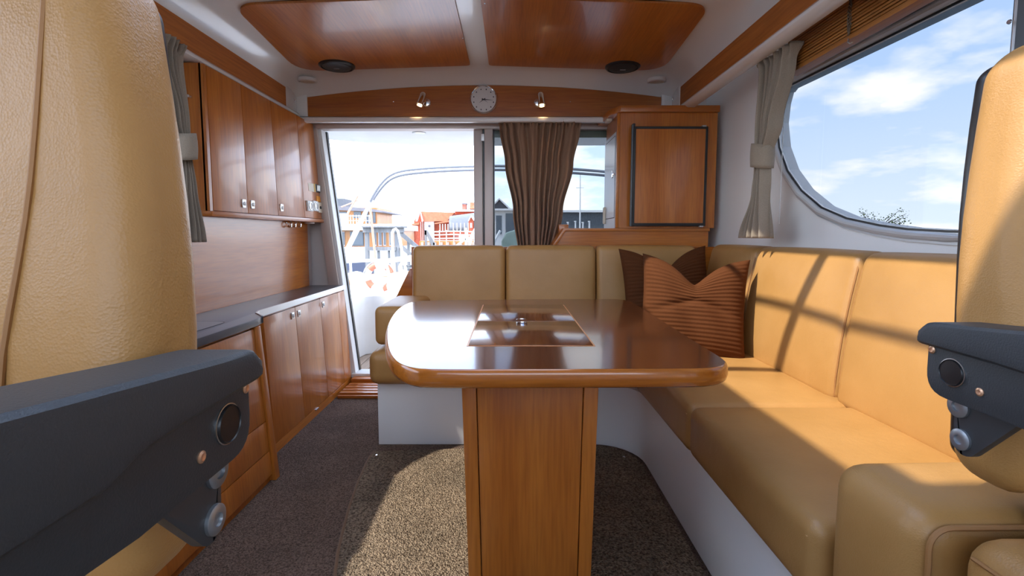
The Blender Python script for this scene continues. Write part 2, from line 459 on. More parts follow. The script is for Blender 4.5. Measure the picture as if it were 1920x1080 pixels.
# roof hatch window with cross bars (its light falls on the starboard sofa)
hw = sthing('window_3', ((HX0 + HX1) / 2, (HY0 + HY1) / 2, 2.05), 'glazed roof hatch over the dinette')
mb = MB()
for a in ((HX0 - .0, HX0 + .03, HY0, HY1), (HX1 - .03, HX1, HY0, HY1), (HX0, HX1, HY0, HY0 + .03), (HX0, HX1, HY1 - .03, HY1)):
    mb.box(a[0], a[1], a[2], a[3], 1.958, 2.13)
mb.build('window_frame', 'alu', hw, smooth=0)
MB().box(HX0, HX1, 1.36, 1.40, 2.05, 2.10).build('cross_bar', 'alu', hw, smooth=0)
MB().box(-.012, .0, HY0, HY1, 2.06, 2.09).build('glazing_bar', 'alu', hw, smooth=0)
MB().box(HX0, HX1, HY0, HY1, 2.105, 2.111).build('pane', 'glass_clear', hw, smooth=0)

# ---- floor
flo = struct(MB().box(-1.46, 1.30, -1.25, 3.30, -.06, 0).build('floor', 'carpet', smooth=0), 'dark brown carpeted cabin floor')

# ---- side walls with teardrop windows
WXR, WXL = 1.25, -1.42
wpx = [(1469, 172), (1463, 195), (1459, 231), (1463, 275), (1478, 318), (1504, 355), (1542, 387), (1589, 407), (1651, 420), (1704, 427), (1780, 431), (1868, 432)]
wo = [(p.y, p.z) for p in (onx(a, b, WXR) for a, b in wpx)]
yf = wo[-1][0]; ztop = 1.628
ztop = onx(1469, 169, WXR).z
wo = wo + [(yf, ztop - .022)] + [(wo[0][0] - .03, ztop), (wo[0][0] - .008, ztop - .012)]
def offset(poly, d):
    m = len(poly); res = []
    area = sum(poly[i][0] * poly[(i + 1) % m][1] - poly[(i + 1) % m][0] * poly[i][1] for i in range(m))
    sg = 1 if area > 0 else -1
    for i in range(m):
        a, p, b = Vector(poly[i - 1]), Vector(poly[i]), Vector(poly[(i + 1) % m])
        n1 = Vector(((p - a).y, -(p - a).x)).normalized(); n2 = Vector(((b - p).y, -(b - p).x)).normalized()
        nn = (n1 + n2); l = nn.length
        nn = nn / l * min(1.6, 1 / max(.3, l / 2)) if l > 1e-6 else n1
        q = p + nn * d * sg; res.append((q.x, q.y))
    return res
wf = [(-.75, 1.02), (1.09, 1.02), (1.09, ztop), (-.75, ztop)]
mpR = lambda a, b: (WXR, a, b)
wallr = struct(MB().holed([(-1.25, -.06), (3.30, -.06), (3.30, 1.99), (-1.25, 1.99)], [wo, wf], mpR, (.05, 0, 0)).build('wall_right', 'vinyl', smooth=0), 'white vinyl lined starboard cabin wall')
def side_window(name, outline, X, sgn, gm, label):
    w = sthing(name, (X, sum(p[0] for p in outline) / len(outline), 1.0), label)
    mp = lambda a, b: (X - sgn * .006, a, b)
    MB().holed(offset(outline, .042), [offset(outline, .008)], mp, (sgn * .005, 0, 0)).build('frame_flange', 'alu_grey', w, smooth=0)
    rim = offset(outline, .022)
    MB().tube([(X - sgn * .008, a, b) for a, b in rim], .013, 10, True).build('frame_bead', 'alu', w)
    MB().holed(offset(outline, .010), [offset(outline, .001)], lambda a, b: (X - sgn * .004, a, b), (sgn * .012, 0, 0)).build('rubber_seal', 'rubber', w, smooth=0)
    MB().holed(offset(outline, .006), [], lambda a, b: (X + sgn * .004, a, b), (sgn * .005, 0, 0)).build('pane', gm, w, smooth=0)
    return w
side_window('window_1', wo, WXR, 1, 'glass_tint', 'teardrop side window with aluminium frame over the sofa')
side_window('window_2', wf, WXR, 1, 'glass_tint', 'forward starboard window beside the tan helm chair')
MB().box(WXR - .03, WXR + .01, 1.115, yf - .035, .98, 1.66).build('window_post', 'darkpost', wallr, bevel=.004)
p = onx(1893, 41, WXR - .031); MB().lathe([(.006, 0), (.005, .003)], p, (-1, 0, 0), 10).build('screw', 'chrome', wallr)
# port side
def lp(a): return a
wl_o = [(-.75, 1.125), (1.15, 1.125), (1.42, 1.135), (1.55, 1.18), (1.64, 1.24), (1.71, 1.33), (1.76, 1.45), (1.78, 1.56), (1.765, 1.65), (1.72, 1.70), (-.75, 1.70)]
walll = struct(MB().holed([(-1.25, -.06), (3.30, -.06), (3.30, 1.99), (-1.25, 1.99)], [wl_o], lambda a, b: (WXL, a, b), (-.05, 0, 0)).build('wall_left', 'vinyl', smooth=0), 'white vinyl lined port cabin wall')
side_window('window_4', wl_o, WXL, -1, 'glass_clear', 'port side window behind the beige curtain')
# front bulkhead with the windscreen
MBf = MB().holed([(-1.47, -.06), (1.30, -.06), (1.30, 1.99), (-1.47, 1.99)], [[(-1.3, 1.05), (1.08, 1.05), (1.0, 1.82), (-1.25, 1.82)]], lambda a, b: (a, -1.25, b), (0, -.05, 0))
wallf = struct(MBf.build('wall_front', 'vinyl', smooth=0), 'front bulkhead under the windscreen')
MB().box(-1.3, 1.08, -1.28, -1.275, 1.05, 1.82).build('pane', 'glass_clear', wallf, smooth=0)

# ---- fascia strips, trims
for nm, X, sg, w in (('left', -1.355, 1, walll), ('right', 1.025, -1, wallr)):
    xo = X - sg * .03
    MB().box(min(X, xo), max(X, xo), -1.2, 2.975, 1.763, 1.891).build('fascia_panel', 'fascia', w, smooth=0)
    pr = [(X + sg * .018, 1.735), (X + sg * .028, 1.743), (X + sg * .03, 1.753), (X + sg * .022, 1.763), (X + sg * .006, 1.768), (X - sg * .09 if nm == 'left' else X - sg * .03, 1.768), (X - sg * .09 if nm == 'left' else X - sg * .03, 1.728), (X + sg * .006, 1.728)]
    tr = MB().prism([(a, -1.2, b) for a, b in pr], (0, 4.3, 0)).build('trim_' + nm, 'gel', bevel=.002)
    struct(tr, 'white rail under the %s ceiling fascia' % ('port' if nm == 'left' else 'starboard'))
    # white corner block between side fascia and the header
    c0, c1 = sorted((X - sg * .03, X + sg * .004))
    MB().box(c0, c1, 2.976, 3.14, 1.763, 1.903).build('corner_block', 'gel', ceiling, bevel=.002)
    c0, c1 = sorted((X, X + sg * .070))
    MB().box(c0, c1, 3.112, 3.14, 1.748, 1.903).build('corner_post', 'gel', ceiling, bevel=.002)
for px, py in ((556, 190), (1258, 190)):
    sx_ = -1.351 if px < 900 else 1.021
    p = onx(px, py, sx_); p.y = min(p.y, 3.08)
    MB().lathe([(.012, 0), (.012, .004), (.007, .006), (.006, .004)], p, (1 if px < 900 else -1, 0, 0), 14).build('snap_stud', 'chrome', ceiling)

# ---- aft bulkhead
YR = 3.25
door_hole = [(-1.262, 1.70), (-.238, 1.70), (-.238, .03), (-1.075, .03)]
pane_hole = [(-.108, 1.695), (.72, 1.695), (.72, .90), (-.108, .90)]
wrear = struct(MB().holed([(-1.47, -.06), (1.30, -.06), (1.30, 1.80), (-1.47, 1.80)], [door_hole, pane_hole], lambda a, b: (a, YR, b), (0, .05, 0)).build('wall_rear', 'greypanel', smooth=0), 'aft bulkhead with sliding door and fixed pane')
# header with curved top
tp = [(-1.286 + (2.242) * k / 24) for k in range(25)]
poly = [(-1.286, 3.12, 1.749), (.956, 3.12, 1.749)] + [(x, 3.12, hdr(x) - .002) for x in reversed(tp)]
MB().prism(poly, (0, .02, 0)).build('header_panel', 'wood_hd', wrear, smooth=0)
MB().box(-1.47, 1.25, 3.14, 3.30, 1.752, 2.06).build('header_core', 'gel', wrear, smooth=0)
pr = [(3.068, 1.702), (3.060, 1.708), (3.060, 1.726), (3.068, 1.733), (3.12, 1.748), (3.25, 1.748), (3.25, 1.722), (3.16, 1.722), (3.10, 1.702)]
struct(MB().prism([(-1.40, a, b) for a, b in pr], (2.6, 0, 0)).build('trim_rear', 'gel', bevel=.003), 'white cornice under the clock header')
MB().box(-1.30, 1.2, 3.20, 3.25, 1.716, 1.722).build('dark_strip', 'wood_hd', wrear, smooth=0)
for px, py in ((738, 191), (1069, 191)):
    p = ony(px, py, 3.12); MB().lathe([(.004, 0), (.003, .003)], p, (0, -1, 0), 8).build('screw', 'chrome', wrear)
# sliding door
d1 = sthing('door_1', (-.7, YR, .03), 'open sliding door with tan aluminium frame')
def xz(pts, y0, y1, name, mat, par, **k):
    return MB().prism([(a, y0, b) for a, b in pts], (0, y1 - y0, 0)).build(name, mat, par, **k)
xz([(-1.262, 1.70), (-1.075, .03), (-1.145, .03), (-1.325, 1.72)], 3.19, 3.25, 'door_jamb', 'alu_tan', d1, bevel=.004)
xz([(-1.240, 1.688), (-1.055, .045), (-1.083, .045), (-1.270, 1.70)], 3.21, 3.31, 'door_seal', 'white', d1, bevel=.003)
xz([(-1.232, 1.688), (-1.047, .045), (-1.055, .045), (-1.240, 1.688)], 3.285, 3.312, 'door_gasket', 'rubber', d1, smooth=0)
xz([(-1.325, 1.72), (.95, 1.72), (.95, 1.688), (-1.27, 1.688)], 3.19, 3.27, 'top_rail', 'alu_tan', d1, bevel=.004)
xz([(-1.14, .03), (-.2, .03), (-.2, .06), (-1.08, .06)], 3.19, 3.31, 'door_sill', 'seal', d1, bevel=.003)
xz([(-.242, 1.69), (-.183, 1.69), (-.183, .03), (-.242, .03)], 3.22, 3.26, 'door_stile', 'alu_tan', d1, bevel=.004)
xz([(-.178, 1.69), (-.172, 1.69), (-.172, .03), (-.178, .03)], 3.20, 3.26, 'stile_groove', 'rubber', d1, smooth=0)
xz([(-.170, 1.70), (-.115, 1.70), (-.115, .03), (-.170, .03)], 3.195, 3.26, 'fixed_post', 'alu_tan', d1, bevel=.004)
xz([(-.190, 1.655), (-.170, 1.655), (-.170, 1.61), (-.190, 1.61)], 3.185, 3.20, 'door_latch', 'alu', d1, bevel=.002)
w5 = sthing('window_5', (.3, YR, .9), 'fixed tinted aft pane behind the brown curtain')
xz([(-.112, 1.70), (.72, 1.70), (.72, .90), (-.112, .90)], 3.27, 3.276, 'pane', 'glass_aft', w5, smooth=0)
MB().holed([(-.115, .88), (.74, .88), (.74, 1.70), (-.115, 1.70)], [[(-.106, .895), (.725, .895), (.725, 1.688), (-.106, 1.688)]], lambda a, b: (a, 3.245, b), (0, .04, 0)).build('rubber_seal', 'rubber', w5, smooth=0)
xz([(-.106, 1.688), (.725, 1.688), (.725, 1.645), (-.106, 1.645)], 3.255, 3.268, 'sun_band', plain('green_tint_band', (.10, .13, .10), .3), w5, smooth=0)
# threshold grating: slats of teak in front of the door
st = thing('door_step', (-.85, 3.05, 0), 'slatted teak threshold on the floor at the sliding door', 'step')
MB().box(-1.06, -.63, 2.885, 3.19, 0.0, .012).build('tray', 'wood_hd', st, smooth=0)
for k in range(4):
    y = 2.90 + k * .055
    MB().box(-1.06, -.635, y, y + .040, .012, .026).build('slat', 'wood_x', st, bevel=.003)
MB().box(-1.06, -.63, 3.125, 3.19, .012, .045).build('riser_board', 'wood_hd', st, bevel=.003)
MB().box(-1.06, -.63, 2.868, 2.885, 0, .018).build('edge_strip', 'wood_hd', st, bevel=.003)

# ================================================================== galley, port side
# --- wall cupboards
UZ, UH = 1.103, .617
def uf(y, t, d=0):
    s = (3.2 - y) / 1.12
    return Vector((-1.245 - .04 * t * (1 - s) - .045 * s + d, y, UZ + UH * t))
uc = thing('wall_cupboard', (-1.33, 2.6, 1.10), 'cherry wall cupboard with three doors and a switch panel over the galley counter', 'cupboard')
MB().hexa([(-1.418, 2.08, UZ), uf(2.08, 0, -.013), uf(2.08, 1, -.013), (-1.418, 2.08, UZ + UH)], [(-1.418, 3.2, UZ), uf(3.2, 0, -.013), uf(3.2, 1, -.013), (-1.418, 3.2, UZ + UH)]).build('carcass', 'wood_v', uc, smooth=0)
MB().prism([(-1.418, 2.07, 1.080), (-1.278, 2.07, 1.080), (-1.232, 3.205, 1.080), (-1.418, 3.205, 1.080)], (0, 0, .0225)).build('bottom_board', 'wood_y', uc, bevel=.006)
ud = [2.08, 2.10, 2.36, 2.642, 2.954, 3.2]
for k in range(1, 5):
    a, b = ud[k] + .0015, ud[k + 1] - .0015
    q = [uf(a, .004), uf(b, .004), uf(b, .995), uf(a, .995)]
    dr = MB().quad_slab(q, .014).build('door' if k < 4 else 'switch_panel', 'wood_dark_v', uc, bevel=.0015)
    if k < 4:
        px, py = {1: (460, 371), 2: (474, 373), 3: (528, 381)}[k]
        yy = b - .035 if k == 1 else a + .035
        c = uf(yy, .075)
        fr = MB().box(c.x - .002, c.x + .005, yy - .016, yy + .016, c.z - .020, c.z + .020).build('lock_plate', 'steel', dr, bevel=.003)
        fr['label'] = 'square steel push lock'
        MB().lathe([(.010, 0), (.010, .003), (.007, .005)], (c.x + .005, yy, c.z), (1, 0, .05), 14).build('push_button', 'white', dr)
    else: spanel = dr
MB().prism([uf(2.08, .0, -.001), uf(2.0985, 0, -.001), uf(2.0985, .995, -.001), uf(2.08, .995, -.001)], (-.02, 0, 0)).build('end_stile', 'wood_v', uc, smooth=0)
p = onx(357, 183, -1.31)
MB().lathe([(.008, 0), (.008, .004), (.004, .012), (.006, .016)], (-1.35, 2.08, 1.58), (0, -1, 0), 12).build('hook_stud', 'chrome', uc)
# things on the switch panel
def on_panel(px, py, d=.002):
    # intersect ray with the tilted face
    r_ = ray(px, py); p0 = uf(3.1, .2); n_ = (uf(3.15, .2) - p0).cross(uf(3.1, .4) - p0).normalized(); n_ = n_ if n_.x > 0 else -n_
    return EYE + r_ * ((p0 - EYE).dot(n_) / r_.dot(n_)) + n_ * d
def plate(px0, py0, px1, py1, name, mat, par, t=.006, **k):
    a = on_panel(px0, py0, t); b = on_panel(px1, py0, t); c = on_panel(px1, py1, t); d = on_panel(px0, py1, t)
    zt, zb = (a.z + b.z) / 2, (c.z + d.z) / 2; y0, y1 = (a.y + d.y) / 2, (b.y + c.y) / 2
    return zt, zb, min(y1, 3.195), y0, MB().quad_slab([uf(y0, (zb - UZ) / UH, t), uf(min(y1, 3.195), (zb - UZ) / UH, t), uf(min(y1, 3.195), (zt - UZ) / UH, t), uf(y0, (zt - UZ) / UH, t)], t + .001).build(name, mat, par, **k)
sp = spanel
plate(578, 344, 590, 359, 'info_sticker', 'cream', sp, .002, smooth=0)
plate(588, 345, 592, 360, 'yellow_sticker', 'yellow', sp, .003, smooth=0)
zt, zb, y1, y0, o = plate(591, 346, 600, 361, 'rocker_switch_frame', 'rubber', sp, .005, bevel=.001)
for k in range(2):
    ya = y0 + (y1 - y0) * (.30 + .38 * k); c = uf(ya, ((zt + zb) / 2 - UZ) / UH, .008)
    MB().rbox(c, (.012, (y1 - y0) * .24, (zt - zb) * .8), .004).build('rocker', 'steel', o)
plate(593, 368, 600.5, 378, 'orange_sticker', 'orange', sp, .003, smooth=0)
for k, (a, b) in enumerate(((574.5, 584), (585, 594))):
    zt, zb, y1, y0, o = plate(a, 377, b, 396, 'socket', 'white', sp, .012, bevel=.003)
    c = uf((y0 + y1) / 2, ((zt + zb) / 2 - UZ) / UH, .012)
    MB().lathe([(.024, 0), (.024, .003), (.019, .0035), (.019, -.002)], c, (1, 0, .05), 20).build('socket_well', 'steel', o)
zt, zb, y1, y0, o = plate(595, 380, 603, 399, 'antenna_socket', 'cream', sp, .008, bevel=.002)
c = uf((y0 + y1) / 2, ((zt + zb) / 2 - UZ) / UH, .008)
MB().lathe([(.010, 0), (.010, .004), (.004, .004)], c, (1, 0, .05), 14).build('connector', 'rubber', o)
MB().lathe([(.03, 0), (.03, -.008), (.02, -.01)], (-1.29, 3.10, 1.080), n=16).build('puck_light', 'white', uc)

# --- backsplash panel and hooks
MB().box(-1.345, -1.33, 1.1, 3.16, .665, 1.079).build('backsplash_panel', 'wood_back', walll, smooth=0)
MB().box(-1.42, -1.345, 1.1, 3.24, .60, 1.079).build('backsplash_core', 'greypanel', walll, smooth=0)
hk = thing('hook_rail', (-1.33, 2.85, 1.02), 'row of three chrome hooks on the galley backsplash', 'hook')
for k, px in enumerate((537, 545, 555)):
    p = onx(px, 421, -1.33)
    mbk = MB().tube([(-1.329, p.y, p.z + .015), (-1.31, p.y, p.z + .016), (-1.300, p.y, p.z + .004), (-1.302, p.y, p.z - .012), (-1.312, p.y, p.z - .016), (-1.320, p.y, p.z - .006)], .005, 8)
    mbk.lathe([(.010, 0), (.010, .004)], (-1.33, p.y, p.z + .015), (1, 0, 0), 10)
    mbk.build('hook', 'chrome', hk)

# --- base cupboards
def lf(y, z, d=0): return Vector((-1.075 - .035 * z / .63 + d, y, z))
lc = thing('base_cupboard', (-1.2, 2.6, 0), 'tall-doored cherry base cupboard under the steel edged counter', 'cupboard')
MB().prism([(-1.335, 2.10, 0.0), (-1.09, 2.10, 0.0), (-1.125, 2.10, .634), (-1.335, 2.10, .634)], (0, 1.085, 0)).build('carcass', 'wood_v', lc, smooth=0)
ld = [2.13, 2.45, 2.775, 3.06, 3.185]
for k in range(4):
    a, b = ld[k] + .0015, ld[k + 1] - .0015
    dr = MB().quad_slab([lf(a, .045), lf(b, .045), lf(b, .628), lf(a, .628)], .015).build('door' if k < 3 else 'end_panel', 'wood_v', lc, bevel=.0015)
    if k < 3:
        yy = b - .035 if k == 0 else a + .035
        c = lf(yy, .590)
        o = MB().box(c.x - .002, c.x + .005, yy - .015, yy + .015, c.z - .017, c.z + .017).build('lock_plate', 'steel', dr, bevel=.003)
        o['label'] = 'square steel push lock'
        MB().lathe([(.009, 0), (.009, .003), (.006, .005)], (c.x + .005, yy, c.z), (1, 0, 0), 14).build('push_button', 'white', dr)
MB().quad_slab([lf(2.11, 0), lf(3.185, 0), lf(3.185, .043), lf(2.11, .043)], .015).build('plinth', 'wood_y', lc, smooth=0)
p = lf(2.6, .06, .002)
MB().box(p.x - .002, p.x + .004, 2.58, 2.62, .03, .038).build('door_catch', 'steel', lc, bevel=.001)
# --- drawer unit nearer the bow
def nf(y, z, d=0): return Vector((-.965 - .055 * z / .635 + d, y, z))
dc = thing('drawer_unit', (-1.1, 1.5, 0), 'cherry drawer unit with one door under the dark counter beside the helm chair', 'drawer unit')
MB().prism([(-1.335, .95, 0), (-.98, .95, 0), (-1.035, .95, .634), (-1.335, .95, .634)], (0, .93, 0)).build('carcass', 'wood_v', dc, smooth=0)
MB().prism([(-1.335, 1.885, 0), (-.957, 1.885, 0), (-1.012, 1.885, .634), (-1.335, 1.885, .634)], (0, .035, 0)).build('end_stile', 'wood_v', dc, bevel=.003)
zs = [.03, .128, .250, .628]
for i in range(3):
    o = MB().quad_slab([nf(.96, zs[i] + .0015), nf(1.88, zs[i] + .0015), nf(1.88, zs[i + 1] - .0015), nf(.96, zs[i + 1] - .0015)], .015).build(('drawer', 'drawer', 'door')[i], 'wood_v' if i else 'wood_v', dc, bevel=.0015)
    if i == 0:
        c = nf(1.50, .108)
        k = MB().quad_slab([nf(1.485, .090, .005), nf(1.515, .090, .005), nf(1.515, .126, .005), nf(1.485, .126, .005)], .006).build('lock_plate', 'steel', o, bevel=.002)
        MB().lathe([(.009, 0), (.009, .003), (.004, .003)], c + Vector((.005, 0, 0)), (1, 0, .16), 14).build('push_button', 'black', o)
MB().quad_slab([nf(1.888, .545, .002), nf(1.91, .545, .002), nf(1.91, .60, .002), nf(1.888, .60, .002)], .003).build('striker_plate', 'steel', dc, bevel=.001)
# --- worktop
ct = thing('worktop', (-1.2, 2.1, .635), 'dark laminate galley worktop with stepped front edge', 'worktop')
wpoly = [(-1.33, .95), (-1.010, .95), (-1.012, 1.90), (-1.022, 1.955), (-1.058, 2.0), (-1.090, 2.035), (-1.108, 2.09), (-1.108, 3.19), (-1.33, 3.19)]
MB().prism([(a, b, .636) for a, b in wpoly], (0, 0, .029)).build('slab', 'counter', ct, bevel=.003)
mbk = MB()
ed = [(-1.022, 1.955), (-1.058, 2.0), (-1.090, 2.035), (-1.108, 2.09), (-1.108, 3.19)]
mbk.hexa([(a + .004, b, .638) for a, b in ed] + [(a - .003, b, .638) for a, b in reversed(ed)], [(a + .004, b, .668) for a, b in ed] + [(a - .003, b, .668) for a, b in reversed(ed)])
e = mbk.build('edge_strip', 'steel', ct, smooth=0); e['label'] = 'brushed steel edge strip'
# sunken lid outline in the worktop
gp = round_poly([(-1.29, 1.25), (-1.09, 1.25), (-1.09, 1.84), (-1.29, 1.84)], .05, 6)
MB().holed(offset(gp, .002), [gp], lambda a, b: (a, b, .6652), (0, 0, .0006)).build('lid_groove', 'rubber', ct, smooth=0)
MB().holed(offset(gp, -.003), [], lambda a, b: (a, b, .6645), (0, 0, .0016)).build('sink_lid', 'counter', ct, smooth=0)

# ================================================================== corner sofa
sofa = thing('corner_sofa', (.9, 2.0, 0), 'L-shaped tan leather corner sofa on a white base around the table', 'sofa')
arc = [(.39 + .20 * math.sin(a), 2.02 + .20 * math.cos(a)) for a in [k * PI / 16 for k in range(9)]]
poly = [(-.63, 2.22)] + arc + [(.59, .66), (1.235, .66), (1.235, 2.845), (-.63, 2.845)]
MB().prism([(a, b, 0) for a, b in poly], (0, 0, .30)).build('base', 'gel_base', sofa, bevel=.006)
def cushion(c, s, r, bulge, par, name='seat_cushion', mp=None):
    return MB().rbox(c, s, r, bulge, mp).build(name, 'leather', par, smooth=80)
ZT = .462
sc1 = cushion(((-.66 + .56) / 2, 2.45, (.30 + ZT) / 2), (1.22, .56, ZT - .30), .045, (0, .004, .012), sofa)
sc2 = cushion((.845, 2.105, (.30 + ZT) / 2), (.56, 1.25, ZT - .30), .03, (.003, 0, .012), sofa)
sc3 = cushion((.845, 1.165, (.30 + ZT) / 2), (.56, .635, ZT - .30), .03, (.003, .002, .012), sofa)
for sc, ya, yb in ((sc2, 1.50, 2.16), (sc3, .87, 1.465)):
    MB().tube([(.567, ya, ZT - .035), (.567, (ya + yb) / 2, ZT - .033), (.567, yb, ZT - .035)], .0022, 6).build('stitching', 'thread', sc)
def lean_r(u, v, w_, p):            # starboard backs lean outwards towards the top
    return (p.x + .035 * (w_ + 1) - .035 - .012 * math.cos(w_ * 1.5), p.y, p.z)
BT = .945
for ya, yb in ((2.205, 2.70), (1.548, 2.200), (.80, 1.543)):
    c = MB().rbox((1.155, (ya + yb) / 2, (.44 + BT) / 2), (.12, yb - ya, BT - .44), .035, (.012, 0, .004), lean_r).build('back_cushion', 'leather', sofa, smooth=80)
    xx = lambda w_: 1.155 - .060 + .035 * w_ - .012 * math.cos(w_ * 1.5)
    H = (BT - .44) / 2; zmid = (BT + .44) / 2
    path = [(xx(-.92) + .016, ya + .010, .465)] + [(xx(w_) + .012, ya + .009, zmid + H * w_) for w_ in (-.7, -.4, -.1, .2, .5, .78)] + [(xx(.9) + .014, ya + .022, BT - .022), (xx(.95) + .012, ya + .06, BT - .016), (xx(.95) + .012, yb - .06, BT - .016), (xx(.9) + .014, yb - .022, BT - .022)] + [(xx(w_) + .012, yb - .009, zmid + H * w_) for w_ in (.78, .5, .2, -.1, -.4, -.7)]
    MB().tube(path, .0032, 6).build('piping', 'seam', c)
def lean_b(u, v, w_, p): return (p.x, p.y + .03 * w_, p.z)
xs = [-.553, -.027, .482, 1.045]
for k in range(3):
    a, b = xs[k] + .002, xs[k + 1] - .002
    MB().rbox(((a + b) / 2, 2.715, (.44 + .938) / 2), (b - a, .12, .938 - .44), .032, (0, .010, .004), lean_b).build('back_cushion', 'leather', sofa, smooth=80)
# armrest block at the door end and wood end board
MB().rbox((-.545, 2.465, .568), (.20, .45, .185), .03, (.004, .004, .006)).build('armrest', 'leather', sofa, smooth=80)
MB().prism([(-.70, 2.86, .60), (-.575, 2.86, .60), (-.575, 2.86, .80), (-.60, 2.86, .80)], (0, .05, 0)).build('end_board', 'wood_x', sofa, bevel=.004)
MB().box(-.575, 1.19, 2.79, 2.845, .30, .93).build('back_board', 'wood_x', sofa, smooth=0)
# bow end bolster next to the helm chair
MB().rbox((.88, .745, .45), (.60, .20, .30), .045, (.006, .004, .008)).build('end_bolster', 'leather_chair', sofa, smooth=80)
pp = [(.595, .650, .32), (.595, .648, .45), (.596, .648, .53)] + [(.626 - .030 * math.cos(k * PI / 12), .649, .555 + .030 * math.sin(k * PI / 12)) for k in range(7)] + [(.7, .648, .586), (.9, .647, .587), (1.1, .648, .585)]
MB().tube(pp, .004, 6).build('piping', 'seam', sofa)

# ---- corduroy pillows with a karate chop
def pillow(name, loc, rot, label, wd=.46, ht=.47, chop=.095):
    nu, nv, ribs = 56, 176, 24
    def surf(sg):
        def fn(a, b):
            u, v = 2 * a - 1, 2 * b - 1
            px_ = wd / 2 * u * (1 - .10 * (1 - u * u) * 0 - .07 * (1 - v * v) * 1.0)
            pz = ht / 2 * v * (1 - .07 * (1 - u * u))
            dip = chop * math.exp(-(abs(u) / .40) ** 1.4) * max(0, (v + .15) / 1.15) ** 2
            pz -= dip * 1.25
            th_ = .072 * (max(0, 1 - u ** 4) * max(0, 1 - v ** 4)) ** .55 * (1 - .35 * math.exp(-(u / .25) ** 2) * max(0, v) ** 1.2)
            th_ += .007 * math.sin(9 * u + 4 * v) * (1 - u * u) * (1 - v * v)
            fold = .010 * math.exp(-((v - .15 + .35 * abs(u)) / .08) ** 2) * (1 - u * u)
            rib = .0013 * math.cos(2 * PI * ribs * b) * min(1, 14 * (1 - abs(u))) * min(1, 10 * (1 - abs(v)))
            return Vector((px_, sg * (th_ - fold + rib), pz))
        return fn
    mb = MB().grid(surf(-1), nu, nv); mb.grid(surf(1), nu, nv)
    o = mb.build(name, 'cord', smooth=180, loc=(0, 0, 0))
    o.location = loc; o.rotation_euler = rot
    tag(o, label, 'pillow', None)
    return o
pillow('corduroy_pillow', (.815, 2.13, .680), (math.radians(-11), math.radians(3), math.radians(-13)), 'brown corduroy pillow resting in front of the other pillow on the sofa corner', .46, .46)
pillow('corduroy_pillow', (.80, 2.45, .715), (math.radians(-13), math.radians(-2), math.radians(3)), 'brown corduroy pillow mostly hidden behind the other pillow', .46, .46)

# ================================================================== table
TZ = .72
opx = [(800, 694), (1000, 693.5), (1290, 692.5), (1335, 691), (1358, 687), (1367, 680), (1360, 673), (1339, 660), (1290, 630), (1235, 596), (1195, 571), (1182, 564), (1165, 561), (1140, 560), (960, 561), (800, 563), (775, 565), (758, 570), (742, 581), (730, 597), (723, 617), (722, 636), (724, 652), (731, 669), (744, 682), (766, 690)]
tb = thing('dining_table', (.05, 1.45, 0), 'varnished mahogany dining table on a wide panelled pedestal', 'table')
oo = [tuple(onz(a, b, TZ).xy) for a, b in opx]
# smooth the outline
def chaikin(p, k=2):
    for _ in range(k):
        q = []
        for i in range(len(p)):
            a, b = Vector(p[i]), Vector(p[(i + 1) % len(p)]); q += [tuple(a.lerp(b, .25)), tuple(a.lerp(b, .75))]
        p = q
    return p
oo = chaikin(oo, 2)
o_top = offset(oo, -.006)
MB().prism([(a, b, TZ - .010) for a, b in o_top], (0, 0, .010)).build('table_top', 'table', tb, smooth=0)
mbk = MB()
lev = [(-.0062, TZ - .0002), (-.003, TZ - .0025), (0, TZ - .010), (.001, TZ - .026), (-.002, TZ - .036), (-.010, TZ - .042), (-.05, TZ - .042)]
rings = [[(*p, z) for p in offset(oo, d)] for d, z in lev]; m = len(oo)
vsr = [p for r_ in rings for p in r_]
mbk.add(vsr, [[i * m + k, i * m + (k + 1) % m, (i + 1) * m + (k + 1) % m, (i + 1) * m + k] for i in range(len(lev) - 1) for k in range(m)] + [list(range((len(lev) - 1) * m, len(lev) * m))])
mbk.build('edge_band', 'table_edge', tb, smooth=50)
# folding centre leaves
ia, ib, ic, id_ = (onz(873, 650, TZ), onz(1113, 648.5, TZ), onz(1059, 571.5, TZ), onz(906, 571.5, TZ))
x0, x1, y0, y1 = (ia.x + id_.x) / 2, (ib.x + ic.x) / 2, (ia.y + ib.y) / 2, (ic.y + id_.y) / 2
ym = onz(985, 603, TZ).y
gap = .0045
MB().holed([(x0, y0), (x1, y0), (x1, y1), (x0, y1)], [[(x0 + gap, y0 + gap), (x1 - gap, y0 + gap), (x1 - gap, ym - gap / 2), (x0 + gap, ym - gap / 2)], [(x0 + gap, ym + gap / 2), (x1 - gap, ym + gap / 2), (x1 - gap, y1 - gap), (x0 + gap, y1 - gap)]], lambda a, b: (a, b, TZ - .002), (0, 0, .0026)).build('inlay_border', 'inlay_line', tb, smooth=0)
for a, b in ((y0 + gap, ym - gap / 2), (ym + gap / 2, y1 - gap)):
    lf_ = MB().box(x0 + gap, x1 - gap, a, b, TZ - .003, TZ + .0015).build('leaf', 'inlay', tb, bevel=.001)
    yy = b - .028 if a == y0 + gap else a + .028
    MB().tube([(.036 + .016 * math.cos(t), yy + .008 * math.sin(t), TZ + .0022) for t in [k * PI / 8 for k in range(9)]], .0016, 6).build('ring_pull', 'chrome', lf_)
